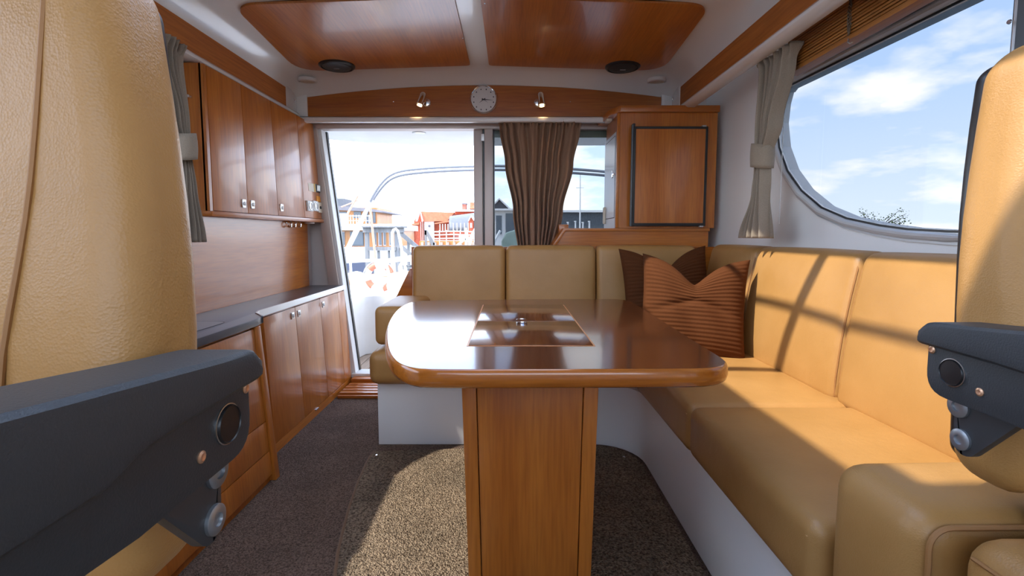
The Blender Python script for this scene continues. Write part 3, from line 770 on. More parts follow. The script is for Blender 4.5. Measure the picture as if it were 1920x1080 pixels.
# pedestal: two stiles and a centre panel
def ped(u0, u1, yf, yb, name, mat, zb=.0):
    # u = fraction across; the pedestal narrows slightly to the floor
    def X(u, z): 
        t = (TZ - .042 - z) / (TZ - .042); wv = .3545 - .035 * t; return .0505 + .001 * t + (u - .5) * wv
    zt = TZ - .042
    return MB().hexa([(X(u0, zb), yf, zb), (X(u1, zb), yf, zb), (X(u1, zb), yb, zb), (X(u0, zb), yb, zb)], [(X(u0, zt), yf, zt), (X(u1, zt), yf, zt), (X(u1, zt), yb, zt), (X(u0, zt), yb, zt)]).build(name, mat, tb, bevel=.004)
ped(0, .105, 1.20, 1.66, 'pedestal_side', 'wood_v'); ped(.893, 1, 1.20, 1.66, 'pedestal_side', 'wood_v')
ped(.109, .889, 1.204, 1.656, 'pedestal_panel', 'wood_v'); ped(.104, .894, 1.212, 1.648, 'pedestal_core', 'gap')

# ---- rug with bound edge
rp = [(-.617, 2.205), (-.655, 2.10), (-.675, 1.95), (-.67, 1.80), (-.655, 1.65), (-.63, 1.5), (-.60, 1.35), (-.58, 1.1), (-.58, .8)]
rp = [tuple(onz(a, b, 0).xy) for a, b in ((701, 850), (690, 866), (672, 905), (655, 955), (643, 1000), (634, 1040), (629, 1078))] + [(-.47, 1.2), (-.46, 1.0), (-.46, .85)]
arc2 = [(.37 + .20 * math.sin(a), 2.00 + .20 * math.cos(a)) for a in [k * PI / 16 for k in range(9)]]
rpoly = rp + [(.57, .85)] + arc2[::-1]
rug = thing('floor_rug', (0, 1.6, 0), 'beige looped rug with brown bound edge under the dining table', 'rug')
MB().prism([(a, b, .001) for a, b in rpoly], (0, 0, .009)).build('pile', 'rug', rug, smooth=0)
MB().tube([(a, b, .006) for a, b in rp], .0065, 8).build('bound_edge', 'binding', rug)
for px, py in ((706, 853), (1170, 856), (1291, 988)):
    p = onz(px, py, .012); MB().lathe([(.006, 0), (.004, .003)], (p.x, p.y, .010), n=10).build('snap_stud', 'chrome', rug)

# ================================================================== fridge cabinet on the aft shelf
CF = 2.85
sh = thing('aft_shelf', (.6, 3.0, .86), 'low cherry shelf box behind the sofa back under the fridge cabinet', 'shelf')
a0 = ony(1033, 463, CF); a1 = ony(1061, 428, CF); a2 = ony(1330, 428, CF)
MB().prism([(a0.x - .02, CF + .012, .875), (a1.x, CF + .012, a1.z - .012), (a2.x, CF + .012, a1.z - .012), (a2.x, CF + .012, .875)], (0, .19, 0)).build('box', 'wood_x', sh, smooth=0)
MB().prism([(a0.x - .03, CF, .875), (a1.x - .012, CF, a1.z), (a2.x + .004, CF, a1.z), (a2.x + .004, CF, a1.z - .018), (a1.x - .002, CF, a1.z - .018), (a0.x - .006, CF, .875)], (0, .20, 0)).build('edge_frame', 'wood_x', sh, bevel=.002)
b0, b1 = ony(1047, 421, 3.0), ony(1065, 428, 3.0)
MB().box(b0.x, b1.x, 2.97, 3.048, b1.z - .03, b0.z).build('ledge_block', 'wood_x', sh, bevel=.003)
fc = thing('fridge_cabinet', (.9, 3.05, 1.04), 'cherry cabinet with a black framed door and white side panel on the aft shelf', 'cabinet')
zb = a1.z + .001; zt = ony(1200, 212, CF).z
l0, r0 = ony(1156, 300, CF).x, 1.203
MB().box(l0 + .008, r0, CF + .004, 3.20, zb, zt).build('carcass', 'wood_v', fc, smooth=0)
MB().box(l0, l0 + .018, CF, CF + .02, zb, zt).build('front_stile', 'wood_v', fc, bevel=.002)
MB().box(l0 + .020, r0, CF, CF + .01, zb, zt).build('face_frame', 'wood_v', fc, smooth=0)
dA, dB = ony(1187, 237, CF - .03), ony(1322, 424, CF - .03)
MB().holed([(dA.x, dB.z), (dB.x, dB.z), (dB.x, dA.z), (dA.x, dA.z)], [[(dA.x + .018, dB.z + .018), (dB.x - .014, dB.z + .018), (dB.x - .014, dA.z - .014), (dA.x + .018, dA.z - .014)]], lambda a, b: (a, CF - .034, b), (0, .034, 0)).build('door_frame', 'rubber', fc, bevel=.003)
MB().box(dA.x + .016, dB.x - .012, CF - .030, CF - .004, dB.z + .016, dA.z - .012).build('door_panel', 'wood_v', fc, smooth=0)
MB().tube([(dA.x - .004, CF - .040, dB.z), (dA.x - .004, CF - .040, dA.z + .006)], .008, 8).build('door_handle_bar', 'blackmetal', fc)
MB().box(dA.x - .002, dA.x + .012, CF - .036, CF, dA.z, dA.z + .016).build('hinge', 'rubber', fc, bevel=.002)
for zz in (dA.z - .002, dB.z - .006):
    MB().box(dB.x - .034, dB.x - .012, CF - .035, CF - .01, zz, zz + .008).build('hinge', 'steel', fc, bevel=.001)
# white side with a flush hatch
MB().box(l0 + .000, l0 + .008, CF + .022, 3.20, zb, zt - .10).build('side_panel', 'lining', fc, smooth=0)
hA = [(CF + .035, zb + .06), (3.17, zb + .06 - .0), (3.17, zt - .12), (CF + .035, zt - .12)]
MB().holed(hA, [offset(hA, -.004)], lambda a, b: (l0 - .001, a, b), (.004, 0, 0)).build('hatch_gap', 'gap', fc, smooth=0)
MB().holed(offset(hA, -.004), [], lambda a, b: (l0 - .002, a, b), (.004, 0, 0)).build('side_hatch', 'lining', fc, smooth=0)
c = Vector((l0 - .003, CF + .05, ony(1150, 325, CF).z))
mbk = MB().box(c.x - .012, c.x, c.y - .02, c.y + .012, c.z - .006, c.z + .006); mbk.box(c.x - .014, c.x - .004, c.y - .004, c.y + .004, c.z - .022, c.z + .022)
mbk.build('latch', 'chrome', fc, bevel=.001)
MB().rbox((l0 - .008, 3.15, zb + .085), (.016, .035, .11), .008).build('hatch_grip', 'cream', fc)
# crown moulding with overhang
cz0, cz1 = zt, ony(1200, 197, CF - .03).z
MB().prism([(l0 - .055, 3.20, cz0), (l0 - .030, CF + .06, cz0), (l0 + .012, CF - .03, cz0), (r0, CF - .03, cz0), (r0, 3.20, cz0)], (0, 0, cz1 - cz0)).build('crown', 'wood_x', fc, bevel=.004)
MB().box(l0 - .035, l0 - .005, CF + .12, CF + .19, cz0 - .016, cz0 - .001).build('reading_light', 'cream', fc, bevel=.003)

# ================================================================== fittings on ceiling and header
for px, py, lab in ((631, 118, 'round black loudspeaker in the ceiling panel above the galley'), (1168, 120, 'round black loudspeaker in the ceiling panel above the fridge cabinet')):
    p = ceil_plane(px, py); p.z = zc(p.x) - .0105
    s = thing('ceiling_speaker', p, lab, 'speaker', 'ceiling loudspeakers')
    MB().lathe([(.103, 0), (.103, -.006), (.096, -.014), (.088, -.016), (.086, -.010)], p, n=40).build('rim', 'rubber', s)
    MB().lathe([(.0855, -.004), (.08, -.016), (.06, -.020), (.03, -.022), (.0, -.0225)], p, n=40).build('grille', 'black', s)
    MB().box(p.x - .016, p.x + .016, p.y - .004, p.y + .003, p.z - .0245, p.z - .021).build('badge', 'steel', s, smooth=0)
def ceil_z(x, y):
    for k in range(len(prof) - 1):
        if prof[k][0] <= x <= prof[k + 1][0]:
            a, b = ceil_pt(k, y), ceil_pt(k + 1, y); t = (x - a[0]) / (b[0] - a[0]); return a[2] + (b[2] - a[2]) * t
    return 1.95
def ceil_hit(px, py):
    y = 2.0
    while y < 3.115:
        p = ony(px, py, y)
        if p.z >= ceil_z(p.x, y): break
        y += .002
    return Vector((p.x, p.y, ceil_z(p.x, y)))
def downlight(p, lab):
    s = thing('downlight', p, lab, 'light')
    MB().lathe([(.058, .012), (.058, -.006), (.050, -.010), (.046, -.008)], p, n=28).build('rim', 'gel', s)
    MB().lathe([(.046, .0), (.044, -.009), (.02, -.011), (0, -.0115)], p, n=28).build('lens', 'cream', s)
downlight(ceil_hit(577, 152), 'round beige ceiling downlight near the wall cupboard')
downlight(ceil_hit(1231, 152), 'round beige ceiling downlight above the fridge cabinet crown')
# brass rimmed dial
cp = ony(907, 187.5, 3.12)
ck = thing('wall_clock', cp, 'round white dial with chrome rim on the header above the door', 'clock')
MB().lathe([(.088, 0), (.088, .014), (.083, .020), (.079, .018), (.078, .010)], cp, (0, -1, 0), 48).build('bezel', 'chrome', ck)
MB().lathe([(.0785, .002), (.0785, .010), (0, .0101)], cp, (0, -1, 0), 48).build('dial', 'dial', ck)
for k in range(12):
    a = 2 * PI * (k + .5) / 12
    MB().box(cp.x + .064 * math.sin(a) - .003, cp.x + .064 * math.sin(a) + .003, cp.y - .0112, cp.y - .009, cp.z + .064 * math.cos(a) - .004, cp.z + .064 * math.cos(a) + .004).build('hour_mark', 'ink', ck, smooth=0)
def hand(ang, ln, wd, y, name):
    d = Vector((math.sin(ang), 0, math.cos(ang))); s_ = Vector((d.z, 0, -d.x)) * wd
    o = Vector((cp.x, cp.y - y, cp.z))
    return MB().prism([o - d * .012 + s_, o - d * .012 - s_, o + d * ln], (0, -.0012, 0)).build(name, 'ink', ck, smooth=0)
hand(math.radians(94), .060, .0035, .013, 'minute_hand'); hand(math.radians(235), .036, .003, .0115, 'hour_hand'); hand(math.radians(125), .034, .002, .0108, 'marker_hand')
# chrome reading spots, lit
for px, py, dx, lab in ((793, 193, -1, 'chrome reading spotlight lit on the header, on the galley side of the clock'), (1016, 193, 1, 'chrome reading spotlight lit on the header, on the curtain side of the clock')):
    p = ony(px + (-dx) * 7, py, 3.12)
    s = thing('spotlight', p, lab, 'lamp', 'header spotlights')
    MB().lathe([(.026, 0), (.026, .006), (.020, .012), (.008, .014)], p, (0, -1, 0), 24).build('wall_plate', 'chrome', s)
    ax = Vector((dx * .28 * (1 if dx < 0 else .35), -.35, -1)).normalized()
    t0 = p + Vector((dx * .012, -.045, .040))
    MB().tube([p + Vector((0, -.008, 0)), p + Vector((dx * .004, -.03, .004)), t0 + ax * .035], .006, 8).build('arm', 'chrome', s)
    MB().lathe([(.008, -.012), (.018, -.004), (.021, .006), (.021, .068), (.023, .070), (.023, .078), (.019, .079), (.018, .074)], t0, ax, 20).build('barrel', 'chrome', s)
    MB().lathe([(.018, .070), (.014, .0745), (0, .076)], t0, ax, 18).build('bulb', 'glow', s)
    ld = bpy.data.lights.new('spot_light', 'SPOT'); ld.energy = .6; ld.color = (1, .62, .3); ld.spot_size = 1.2; ld.shadow_soft_size = .015
    lo = bpy.data.objects.new('spot_light', ld); col.objects.link(lo); lo.parent = s
    lo.location = t0 + ax * .085 - p; lo.rotation_euler = ax.to_track_quat('-Z', 'Y').to_euler()

# ================================================================== curtains
def curtain(name, mat, levels, fn, folds, label, amp=.016, heading=True, tie=None, seed=0, nu=150, nv=70):
    # levels: (z, a0, a1, amp factor) down the curtain; fn(a, off, z) -> point
    rnd = random.Random(seed); ph = [rnd.uniform(-.5, .5) for _ in range(4)]
    zt, zb_ = levels[0][0], levels[-1][0]
    def at(z):
        for i in range(len(levels) - 1):
            A, B = levels[i], levels[i + 1]
            if z <= A[0] + 1e-6 and z >= B[0] - 1e-6:
                t = (A[0] - z) / (A[0] - B[0]); t = t * t * (3 - 2 * t); return [A[k] + (B[k] - A[k]) * t for k in range(1, 4)]
        return list(levels[-1][1:])
    def P(u, v):
        z = zt + (zb_ - zt) * v; a0, a1, k = at(z)
        w_ = u + .035 * math.sin(2 * PI * u * 1.7 + ph[0] * 3) + .012 * math.sin(6 * v + 9 * u)
        f = math.sin(2 * PI * folds * w_ + .5 * math.sin(3 * v + ph[1])) + .35 * math.sin(2 * PI * folds * 1.9 * w_ + 2 * ph[2] + 2.2 * v)
        if heading: f += .8 * math.exp(-(v / .035) ** 2) * math.sin(2 * PI * folds * 2.4 * u + 1)
        zz = z + (.006 * math.sin(2 * PI * folds * u) if heading and v < .02 else 0)
        return fn(a0 + (a1 - a0) * u, amp * k * f, zz)
    t = thing(name, fn((levels[-1][1] + levels[-1][2]) / 2, 0, zb_), label, 'curtain')
    mb = MB().grid(P, nu, nv)
    o = mb.build('cloth', mat, t, smooth=180)
    so = o.modifiers.new('thick', 'SOLIDIFY'); so.thickness = .002
    if tie:
        z0, z1, a0, a1, d = tie
        def T(u, v):
            an = 2 * PI * u; z = z0 + (z1 - z0) * v
            bul = 1 + .05 * math.sin(PI * v)
            return fn((a0 + a1) / 2 + (a1 - a0) / 2 * math.cos(an) * bul, d * math.sin(an) * bul, z + .012 * math.cos(an))
        b = MB().grid(T, 28, 6).build('tie_band', mat, t, smooth=180); s2 = b.modifiers.new('thick', 'SOLIDIFY'); s2.thickness = .003
    return t
YC = 3.10
def X(px): return (px - CX) / F * YC
curtain('brown_curtain', 'curt_brown', [(1.712, X(935), X(1088), .9), (1.67, X(937), X(1086), .8), (1.45, X(947), X(1074), 1.0), (1.15, X(962), X(1055), 1.1), (.86, X(972), X(1040), 1.1)],
        lambda a, o, z: Vector((a, YC + o, z)), 9.5, 'pleated brown curtain gathered over the fixed aft pane', .022, seed=3)
XR = 1.085
curtain('beige_curtain', 'curt_beige', [(1.735, 1.895, 2.165, .9), (1.68, 1.92, 2.155, 1.0), (1.45, 2.0, 2.15, 1.1), (1.33, 2.06, 2.145, .9), (1.18, 2.05, 2.16, 1.0), (.985, 2.02, 2.26, 1.1)],
        lambda a, o, z: Vector((XR + o, a, z)), 5.5, 'beige tied back curtain beside the teardrop window', .022, tie=(1.39, 1.29, 2.045, 2.16, .042), seed=5)
XL = -1.285
curtain('beige_curtain', 'curt_beige', [(1.727, 1.72, 1.925, .9), (1.66, 1.72, 1.92, 1.0), (1.45, 1.80, 1.93, 1.1), (1.33, 1.845, 1.93, .9), (1.18, 1.83, 1.945, 1.0), (.97, 1.82, 1.985, 1.0)],
        lambda a, o, z: Vector((XL + o * 1.3, a, z)), 5.5, 'beige tied back curtain between the wall cupboard and the helm chair', .022, tie=(1.39, 1.29, 1.835, 1.945, .05), seed=8)

# ================================================================== wooden venetian blind
bl = thing('venetian_blind', (1.15, 1.5, 1.64), 'wooden venetian blind pulled up above the teardrop window', 'blind')
MB().box(1.125, 1.165, .95, 2.02, 1.800, 1.830).build('head_rail', 'blind', bl, bevel=.002)
MB().box(1.13, 1.17, .95, 2.03, 1.772, 1.799).build('pulley_channel', 'rubber', bl, smooth=0)
MB().box(1.125, 1.17, .95, 2.02, 1.764, 1.771).build('steel_strip', 'steel', bl, smooth=0)
sl0 = None
for k in range(12):
    z = 1.760 - k * .0103
    if sl0 is None:
        sl0 = MB().box(1.128, 1.172, .95, 2.02, z - .0072, z).build('slat', 'blind', bl, smooth=0); z00 = z
    else:
        o = sl0.copy(); col.objects.link(o); o.parent = bl; o.location = sl0.location + Vector((random.uniform(-.003, .003), random.uniform(-.004, .004), z - z00)); WL[o.name] = WL[bl.name]
MB().box(1.126, 1.174, .95, 2.02, 1.618, 1.635).build('bottom_rail', 'blind', bl, bevel=.002)
def cord(y, x=1.124):
    mb = MB()
    for q in range(3):
        pts = [(x + .004 * math.sin(k * 1.7 + q * 2), y + .006 * math.cos(k * 1.3 + q * 2.1), 1.795 - k * .0085) for k in range(20)]
        mb.tube(pts, .0022, 5)
    return mb.build('lift_cord', M['cordstr'], bl)
M['cordstr'] = cloth('blind_cord', (.16, .11, .07))
cord(1.655); cord(1.12)
MB().tube([(1.124, 1.655, 1.622), (1.122, 1.653, 1.610), (1.124, 1.647, 1.604), (1.130, 1.642, 1.607)], .0025, 6).build('cord_hook', 'steel', bl)
wd = onx(1471, 165, 1.165)
MB().tube([(1.168, wd.y, 1.63), (1.168, wd.y, 1.02)], .0014, 6).build('guide_wire', 'white', bl)

for ch in bl.children: ch.location.z += ztop - 1.628 - .004

# ================================================================== helm chairs
def chair(s, px_, py_, dz, label):
    # px_, py_ = pivot of the inboard armrest; s = outboard direction (+1 starboard)
    t = thing('helm_chair', (px_ + s * .30, py_ - .10, 0), label, 'chair')
    A = lambda x, tt, z: Vector((px_ + s * x, py_ - tt, z + dz))     # x outboard, tt towards the bow
    def pr(profile, x0, x1, name, mat, par=t, **k):
        return MB().prism([A(x0, a, b) for a, b in profile], Vector((s * (x1 - x0), 0, 0))).build(name, mat, par, **k)
    # backrest
    def mpb(u, v, w_, p):
        up = max(0, w_); nar = 1 - .17 * max(0, (w_ + .25) / 1.25) ** 1.4 - .05 * max(0, -w_) ** 2
        x = p.x * nar
        y = p.y + .012 * w_ + (-.020 * (abs(u) ** 2.2) * (1 if v < 0 else 0)) - .02 * math.exp(-((w_ + .35) / .4) ** 2) * (1 if v < 0 else .3)
        return Vector((x, y, p.z - .02 * up * u * u))
    cx = .066 + .235
    bc = A(cx, -.062, .964)
    br = MB().rbox(bc, (.47, .085, .60), .040, (0, .006, .004), mpb, mid=8, seg=6).build('backrest', 'leather_chair', t, smooth=80)
    sx = -s * .105
    seam = []
    for k in range(15):
        w_ = -.86 + 1.74 * k / 14
        lx = -s * (.125 + .034 * (w_ + .3) / 1.2)
        q = mpb(lx / .235, -1, w_, Vector((lx, -.0435 - .006 * (1 - (lx / .235) ** 2) * (1 - w_ * w_), w_ * .30)))
        seam.append(bc + Vector((lx, q.y - .0005, q.z)))
    MB().tube(seam, .0026, 6).build('seam', 'seam', br)
    MB().rbox(bc + Vector((s * .004, .045, 0)), (.40, .05, .585), .022, (0, 0, 0), lambda u, v, w_, p: Vector((p.x * (1 - .11 * max(0, w_) ** 1.7), p.y + .012 * w_, p.z - .02 * max(0, w_) * u * u)), mid=8, seg=5).build('back_shell', 'rubber', t, smooth=80)
    # seat
    st_ = MB().rbox(A(.30, .20, .54), (.48, .50, .13), .05, (0, .004, .012), mid=8).build('seat', 'leather_chair', t, smooth=80)
    MB().tube([A(.064, -.02, .575), A(.062, .1, .578), A(.062, .3, .578), A(.066, .42, .575)], .003, 6).build('piping', 'seam', st_)
    MB().box(*sorted((A(.10, 0, 0).x, A(.52, 0, 0).x)), *sorted((A(0, -.02, 0).y, A(0, .40, 0).y)), .44 + dz, .478 + dz).build('seat_pan', 'blackmetal', t, bevel=.006)
    MB().box(*sorted((A(.19, 0, 0).x, A(.42, 0, 0).x)), *sorted((A(0, -.075, 0).y, A(0, -.035, 0).y)), .50 + dz, .74 + dz).build('back_bracket', 'blackmetal', t, bevel=.006)
    c0 = A(.30, .18, 0)
    MB().lathe([(.16, 0), (.16, .012), (.06, .03), (.05, .045), (.05, .45 + dz)], (c0.x, c0.y, 0), n=28).build('pedestal', 'steel', t)
    # inboard and outboard armrest
    for x0, dirn in ((0, 1), (.56, -1)):
        q = (lambda a: x0 + dirn * a)
        hp = round_poly([(-.037, .862), (-.037, .795), (.10, .793), (.34, .815), (.36, .875)], [.004, .030, 0, .02, .01], 6)
        arm = pr(hp, q(0), q(.045), 'armrest', 'black', bevel=.003)
        lip = [(-.046, .858), (.06, .856), (.105, .853), (.135, .843), (.22, .842), (.36, .862), (.375, .89), (.36, .918), (.20, .912), (.02, .893), (-.03, .889), (-.044, .876)]
        pd = MB().prism([A(q(-.012), a, b) for a, b in lip], Vector((s * dirn * .072, 0, 0))).build('arm_pad', 'black', arm, bevel=.012, bseg=3)
        cpv = A(q(0), 0, .8305); axn = Vector((-s * dirn, 0, 0))
        MB().lathe([(.0165, 0), (.0165, .002), (.0155, .0035), (.0150, .0025), (.0, .003)], cpv, axn, 28).build('pivot_cap', 'rubber', arm)
        MB().lathe([(.0175, -.001), (.0175, .0012), (.0164, .0014)], cpv, axn, 28).build('cap_rim', 'steel', arm)
        for a, b in ((-.030, .852), (.036, .818)):
            MB().lathe([(.005, -.001), (.005, .001), (.003, .002), (.0008, .0016)], A(q(0), a, b), axn, 12).build('screw', M['copper'], arm)
        bp = round_poly([(-.008, .80), (-.004, .732), (.016, .728), (.080, .805)], [.002, .012, .010, .002], 5)
        bk = pr(bp, q(.012), q(.022), 'arm_bracket', 'blackmetal', bevel=.002)
        for a, b, r_ in ((.0, .788, .014), (.006, .748, .013)):
            MB().lathe([(r_, 0), (r_, .003), (r_ * .8, .0045), (r_ * .45, .0045), (r_ * .4, .002), (.0, .002)], A(q(.012), a, b), axn, 22).build('bolt', M['zinc'], bk)
    return t
M['copper'] = plain('copper_screw', (.75, .45, .28), .35, .8)
M['zinc'] = plain('zinc_bolt', (.34, .36, .38), .4, .8)
chair(-1, -.243, .400, .008, 'tan leather helm chair with black armrests on the galley side, in shade')
chair(1, .545, .580, 0, 'sunlit tan leather helm chair with black armrests beside the corner sofa')

# ================================================================== outside: aft cockpit
M['teak'] = wood('weathered_teak', (.30, .22, .16), (.46, .36, .28), 1, rough=.7, coat=0)
M['grey_timber'] = wood('grey_timber', (.17, .165, .16), (.28, .275, .27), 2, rough=.85, coat=0)
M['red_board'] = plain('falu_red_boards', (.40, .085, .04), .8, var=.15)
M['roof_red'] = plain('red_roof_tiles', (.48, .16, .08), .8, var=.15)
M['roof_grey'] = plain('grey_sheet_roof', (.11, .115, .125), .6, var=.1)
M['white_paint'] = plain('white_paint', (.72, .71, .69), .6)
M['bow'] = plain('stainless_bow_tube', (.20, .20, .215), .3)
M['white_tube'] = plain('white_coated_tube', (.74, .74, .73), .3, coat=.3)
M['boat_wood'] = wood('orange_teak_cabin', (.42, .15, .03), (.56, .24, .06), 2, rough=.35)
M['winglass'] = plain('dark_window', (.10, .12, .14), .12)
M['hullblue'] = plain('dark_blue_hull', (.05, .06, .10), .3)
M['buoy_or'] = plain('lifebuoy_red', (.62, .18, .10), .5)
M['rope'] = plain('rope', (.72, .70, .66), .8)
M['brick'] = plain('chimney_brick', (.36, .12, .08), .85, var=.2)
M['stone'] = plain('stone_bank', (.10, .11, .12), .9, var=.3)
M['slate'] = plain('slate_boards', (.16, .15, .16), .8, var=.1)
M['water'] = plain('harbour_water', (.06, .09, .11), .12, bump=.6, bscale=2)
M['leaf'] = plain('bush_leaf', (.10, .14, .05), .7, var=.3)
M['bark'] = plain('bark', (.14, .11, .09), .9)
M['tarp'] = plain('green_tarp', (.20, .26, .22), .6, var=.1)

deck = struct(MB().box(-1.6, 1.4, 3.32, 6.6, -.10, -.043).build('cockpit_floor', 'rubber', smooth=0), 'weathered teak cockpit deck')
pl0 = None
for k in range(33):
    x = -1.55 + k * .09
    if pl0 is None: pl0 = MB().box(x, x + .084, 3.335, 4.168, -.044, -.036).build('plank', 'teak', deck, bevel=.001); px00 = x
    else:
        o = pl0.copy(); col.objects.link(o); o.parent = deck; o.location = pl0.location + Vector((x - px00, 0, 0))
MB().box(-1.6, 1.4, 3.305, 3.33, -.6, -.0).build('sill_riser', 'white_out', deck, smooth=0)
# hull below deck
hb = struct(MB().prism([(-1.75, -1.3, -.75), (1.55, -1.3, -.75), (1.45, 6.7, -.75), (-1.65, 6.7, -.75)], (0, 0, .62)).build('hull', 'white_out', smooth=0), 'white hull of the boat')
# moulded side locker with curved corner
lk = thing('cockpit_locker', (-1.2, 4.9, -.04), 'white moulded cockpit side locker with a black latch beside the open door', 'locker')
lpoly = [(-1.60, 3.36), (-1.26, 3.36), (-1.22, 3.42), (-1.19, 3.75), (-1.15, 4.0), (-1.08, 4.15), (-.95, 4.22), (.2, 4.30), (.2, 4.9), (-1.60, 4.9)]
lpoly = [(-1.60, 3.36), (-1.285, 3.36), (-1.275, 3.95), (-1.255, 4.08), (-1.19, 4.14), (-1.05, 4.17), (1.35, 4.17), (1.35, 4.35), (-1.60, 4.35)]
MB().prism([(a, b, -.04) for a, b in lpoly], (0, 0, .52)).build('moulding', 'white_out', lk, bevel=.02, bseg=3)
MB().box(-1.60, 1.35, 4.351, 6.3, -.04, .255).build('aft_deck', 'white_out', lk, smooth=0)
p = ony(668, 583, 4.165)
MB().box(p.x - .045, p.x + .045, 4.155, 4.172, p.z - .035, p.z + .035).build('latch_plate', 'steel', lk, bevel=.008)
MB().lathe([(.018, 0), (.018, .004), (.006, .008)], (p.x, 4.156, p.z), (0, -1, 0), 14).build('latch', 'rubber', lk)
a, b = ony(690, 566, 4.165), ony(760, 612, 4.165)
MB().box(a.x, b.x, 4.158, 4.172, b.z, a.z).build('locker_hatch', 'cream', lk, bevel=.006)
MB().box(a.x + .01, b.x, 4.156, 4.172, (a.z + b.z) / 2 - .006, (a.z + b.z) / 2 + .006).build('hatch_rib', 'white_out', lk, smooth=0)
# bulwark cap
cap = thing('bulwark_cap', (-1.6, 6.5, .4), 'varnished wooden capping rail along the aft bulwark', 'rail')
q = [ony(648, 530, 6.3), ony(686, 521, 6.9), ony(800, 512, 7.2)]
MB().tube([v for v in q], .05, 8).build('rail', 'boat_wood', cap)
MB().prism([(q[0].x - .3, 6.35, -.7), (q[2].x + 2, 6.9, -.7), (q[2].x + 2, 7.0, -.7), (q[0].x - .3, 6.45, -.7)], (0, 0, 1.12)).build('bulwark', 'white_out', cap, smooth=0)
# hard top overhang
ov = [(-1.55, 3.30), (1.30, 3.30), (1.30, 4.02), (.9, 4.10), (-.2, 4.12), (-.75, 4.09), (-1.15, 4.0), (-1.42, 3.86), (-1.55, 3.66)]
oh = struct(MB().prism([(a, b, 1.745) for a, b in ov], (0, 0, .10)).build('roof_overhang', 'white_out', bevel=.012, bseg=3), 'white hard top overhang above the cockpit')
p = onz(786, 249, 1.745)
MB().lathe([(.05, .001), (.05, -.006), (.04, -.010), (0, -.011)], (p.x, p.y, 1.745), n=24).build('deck_light', 'alu', oh)
# folded canopy bow, two parallel tubes
cb = thing('canopy_bow', ony(690, 386, 5.6), 'pair of bent steel canopy tubes arching over the cockpit', 'canopy frame')
t1 = [(694, 378), (700, 366), (712, 347), (728, 330), (748, 321), (780, 317), (830, 313.5), (895, 311.5), (960, 311.5), (1040, 315), (1130, 321), (1200, 330), (1290, 350)]
t2 = [(697, 380), (704, 368), (716, 351), (731, 336), (752, 328), (785, 324), (832, 320.5), (895, 318.5), (960, 318.5), (1040, 322), (1130, 328), (1200, 337), (1285, 357)]
def smooth_open(p, k=3):
    for _ in range(k):
        q = [p[0]]
        for a, b in zip(p, p[1:]): q += [tuple(Vector(a).lerp(Vector(b), .25)), tuple(Vector(a).lerp(Vector(b), .75))]
        p = q + [p[-1]]
    return p
MB().tube([ony(a, b, 5.6) for a, b in smooth_open(t1)], .016, 8).build('tube', 'bow', cb)
MB().tube([ony(a, b, 5.68) for a, b in smooth_open(t2)], .016, 8).build('tube', 'bow', cb)
MB().tube([ony(698, 374, 5.62), ony(690, 388, 5.62)], .022, 8).build('joint', 'alu', cb)
sp_ = thing('support_pole', ony(640, 492, 5.6), 'thick white diagonal pole holding the canopy bow', 'pole')
MB().tube([ony(691, 387, 5.64), ony(672, 425, 5.62), ony(640, 492, 5.6), ony(628, 520, 5.58)], [.018, .032, .024, .022], 10).build('shaft', 'white_tube', sp_)
MB().tube([ony(692, 384, 5.64), ony(690, 390, 5.64)], .024, 8).build('collar', 'alu', sp_)
rp_ = thing('brace_pole', ony(703, 487, 5.8), 'slim copper coloured brace between canopy bow and rail', 'pole')
MB().tube([ony(694, 388, 5.78), ony(704, 486, 5.80)], .014, 8).build('shaft', plain('copper_tube', (.62, .36, .24), .4, .3), rp_)
MB().lathe([(.03, 0), (.03, .02), (.016, .03)], ony(704, 489, 5.80), n=12).build('foot', 'alu', rp_)
# stainless pushpit rails
ra = thing('stern_rail', ony(660, 550, 5.7), 'white stern railing with two bars and upright posts', 'railing')
MB().tube([ony(a, b, 5.72) for a, b in ((636, 492), (680, 489), (715, 488), (724, 494), (728, 510), (733, 545))], .018, 8).build('top_bar', 'white_tube', ra)
MB().tube([ony(a, b, 5.72) for a, b in ((640, 520), (690, 517), (729, 516))], .013, 8).build('mid_bar', 'white_tube', ra)
MB().tube([ony(657, 491, 5.72), ony(660, 552, 5.72)], .016, 8).build('post', 'white_tube', ra)
MB().lathe([(.06, 0), (.06, .008), (.018, .012)], ony(660, 554, 5.72), n=16).build('post_base', 'alu', ra)
MB().tube([ony(a, b, 5.75) for a, b in ((750, 516), (749, 500), (753, 492), (765, 488), (800, 485))], .016, 8).build('side_bar', 'white_tube', ra)
MB().tube([ony(a, b, 5.9) for a, b in ((724, 490), (760, 484), (800, 481))], .03, 8).build('furled_canvas', 'white_paint', ra)
# lifebuoy
c = ony(712, 519, 5.95); R1, r1 = .150, .040
lb = thing('lifebuoy', c - Vector((0, 0, .19)), 'red and white ring lifebuoy hung on the stern railing', 'lifebuoy')
for k in range(4):
    a0 = PI * k / 2 + .3; 
    for half_, mt in ((0, 'buoy_or'), (1, 'white_paint')):
        s0 = a0 + (0 if half_ == 0 else .62); s1 = a0 + (.62 if half_ == 0 else PI / 2)
        MB().tube([c + Vector((R1 * math.cos(s0 + (s1 - s0) * i / 8), 0, R1 * math.sin(s0 + (s1 - s0) * i / 8))) for i in range(9)], r1, 12).build('band', mt, lb)
MB().tube([c + Vector((.20 * math.cos(a), -.02, .20 * math.sin(a))) for a in [2 * PI * k / 24 for k in range(24)]], .007, 6, True).build('grab_line', 'rope', lb)
for dx in (-.03, .03):
    MB().tube([c + Vector((dx * .5, -.045, .16)), c + Vector((dx, -.05, .02)), c + Vector((dx * 1.6, -.045, -.12))], .009, 6).build('strap', 'rope', lb)
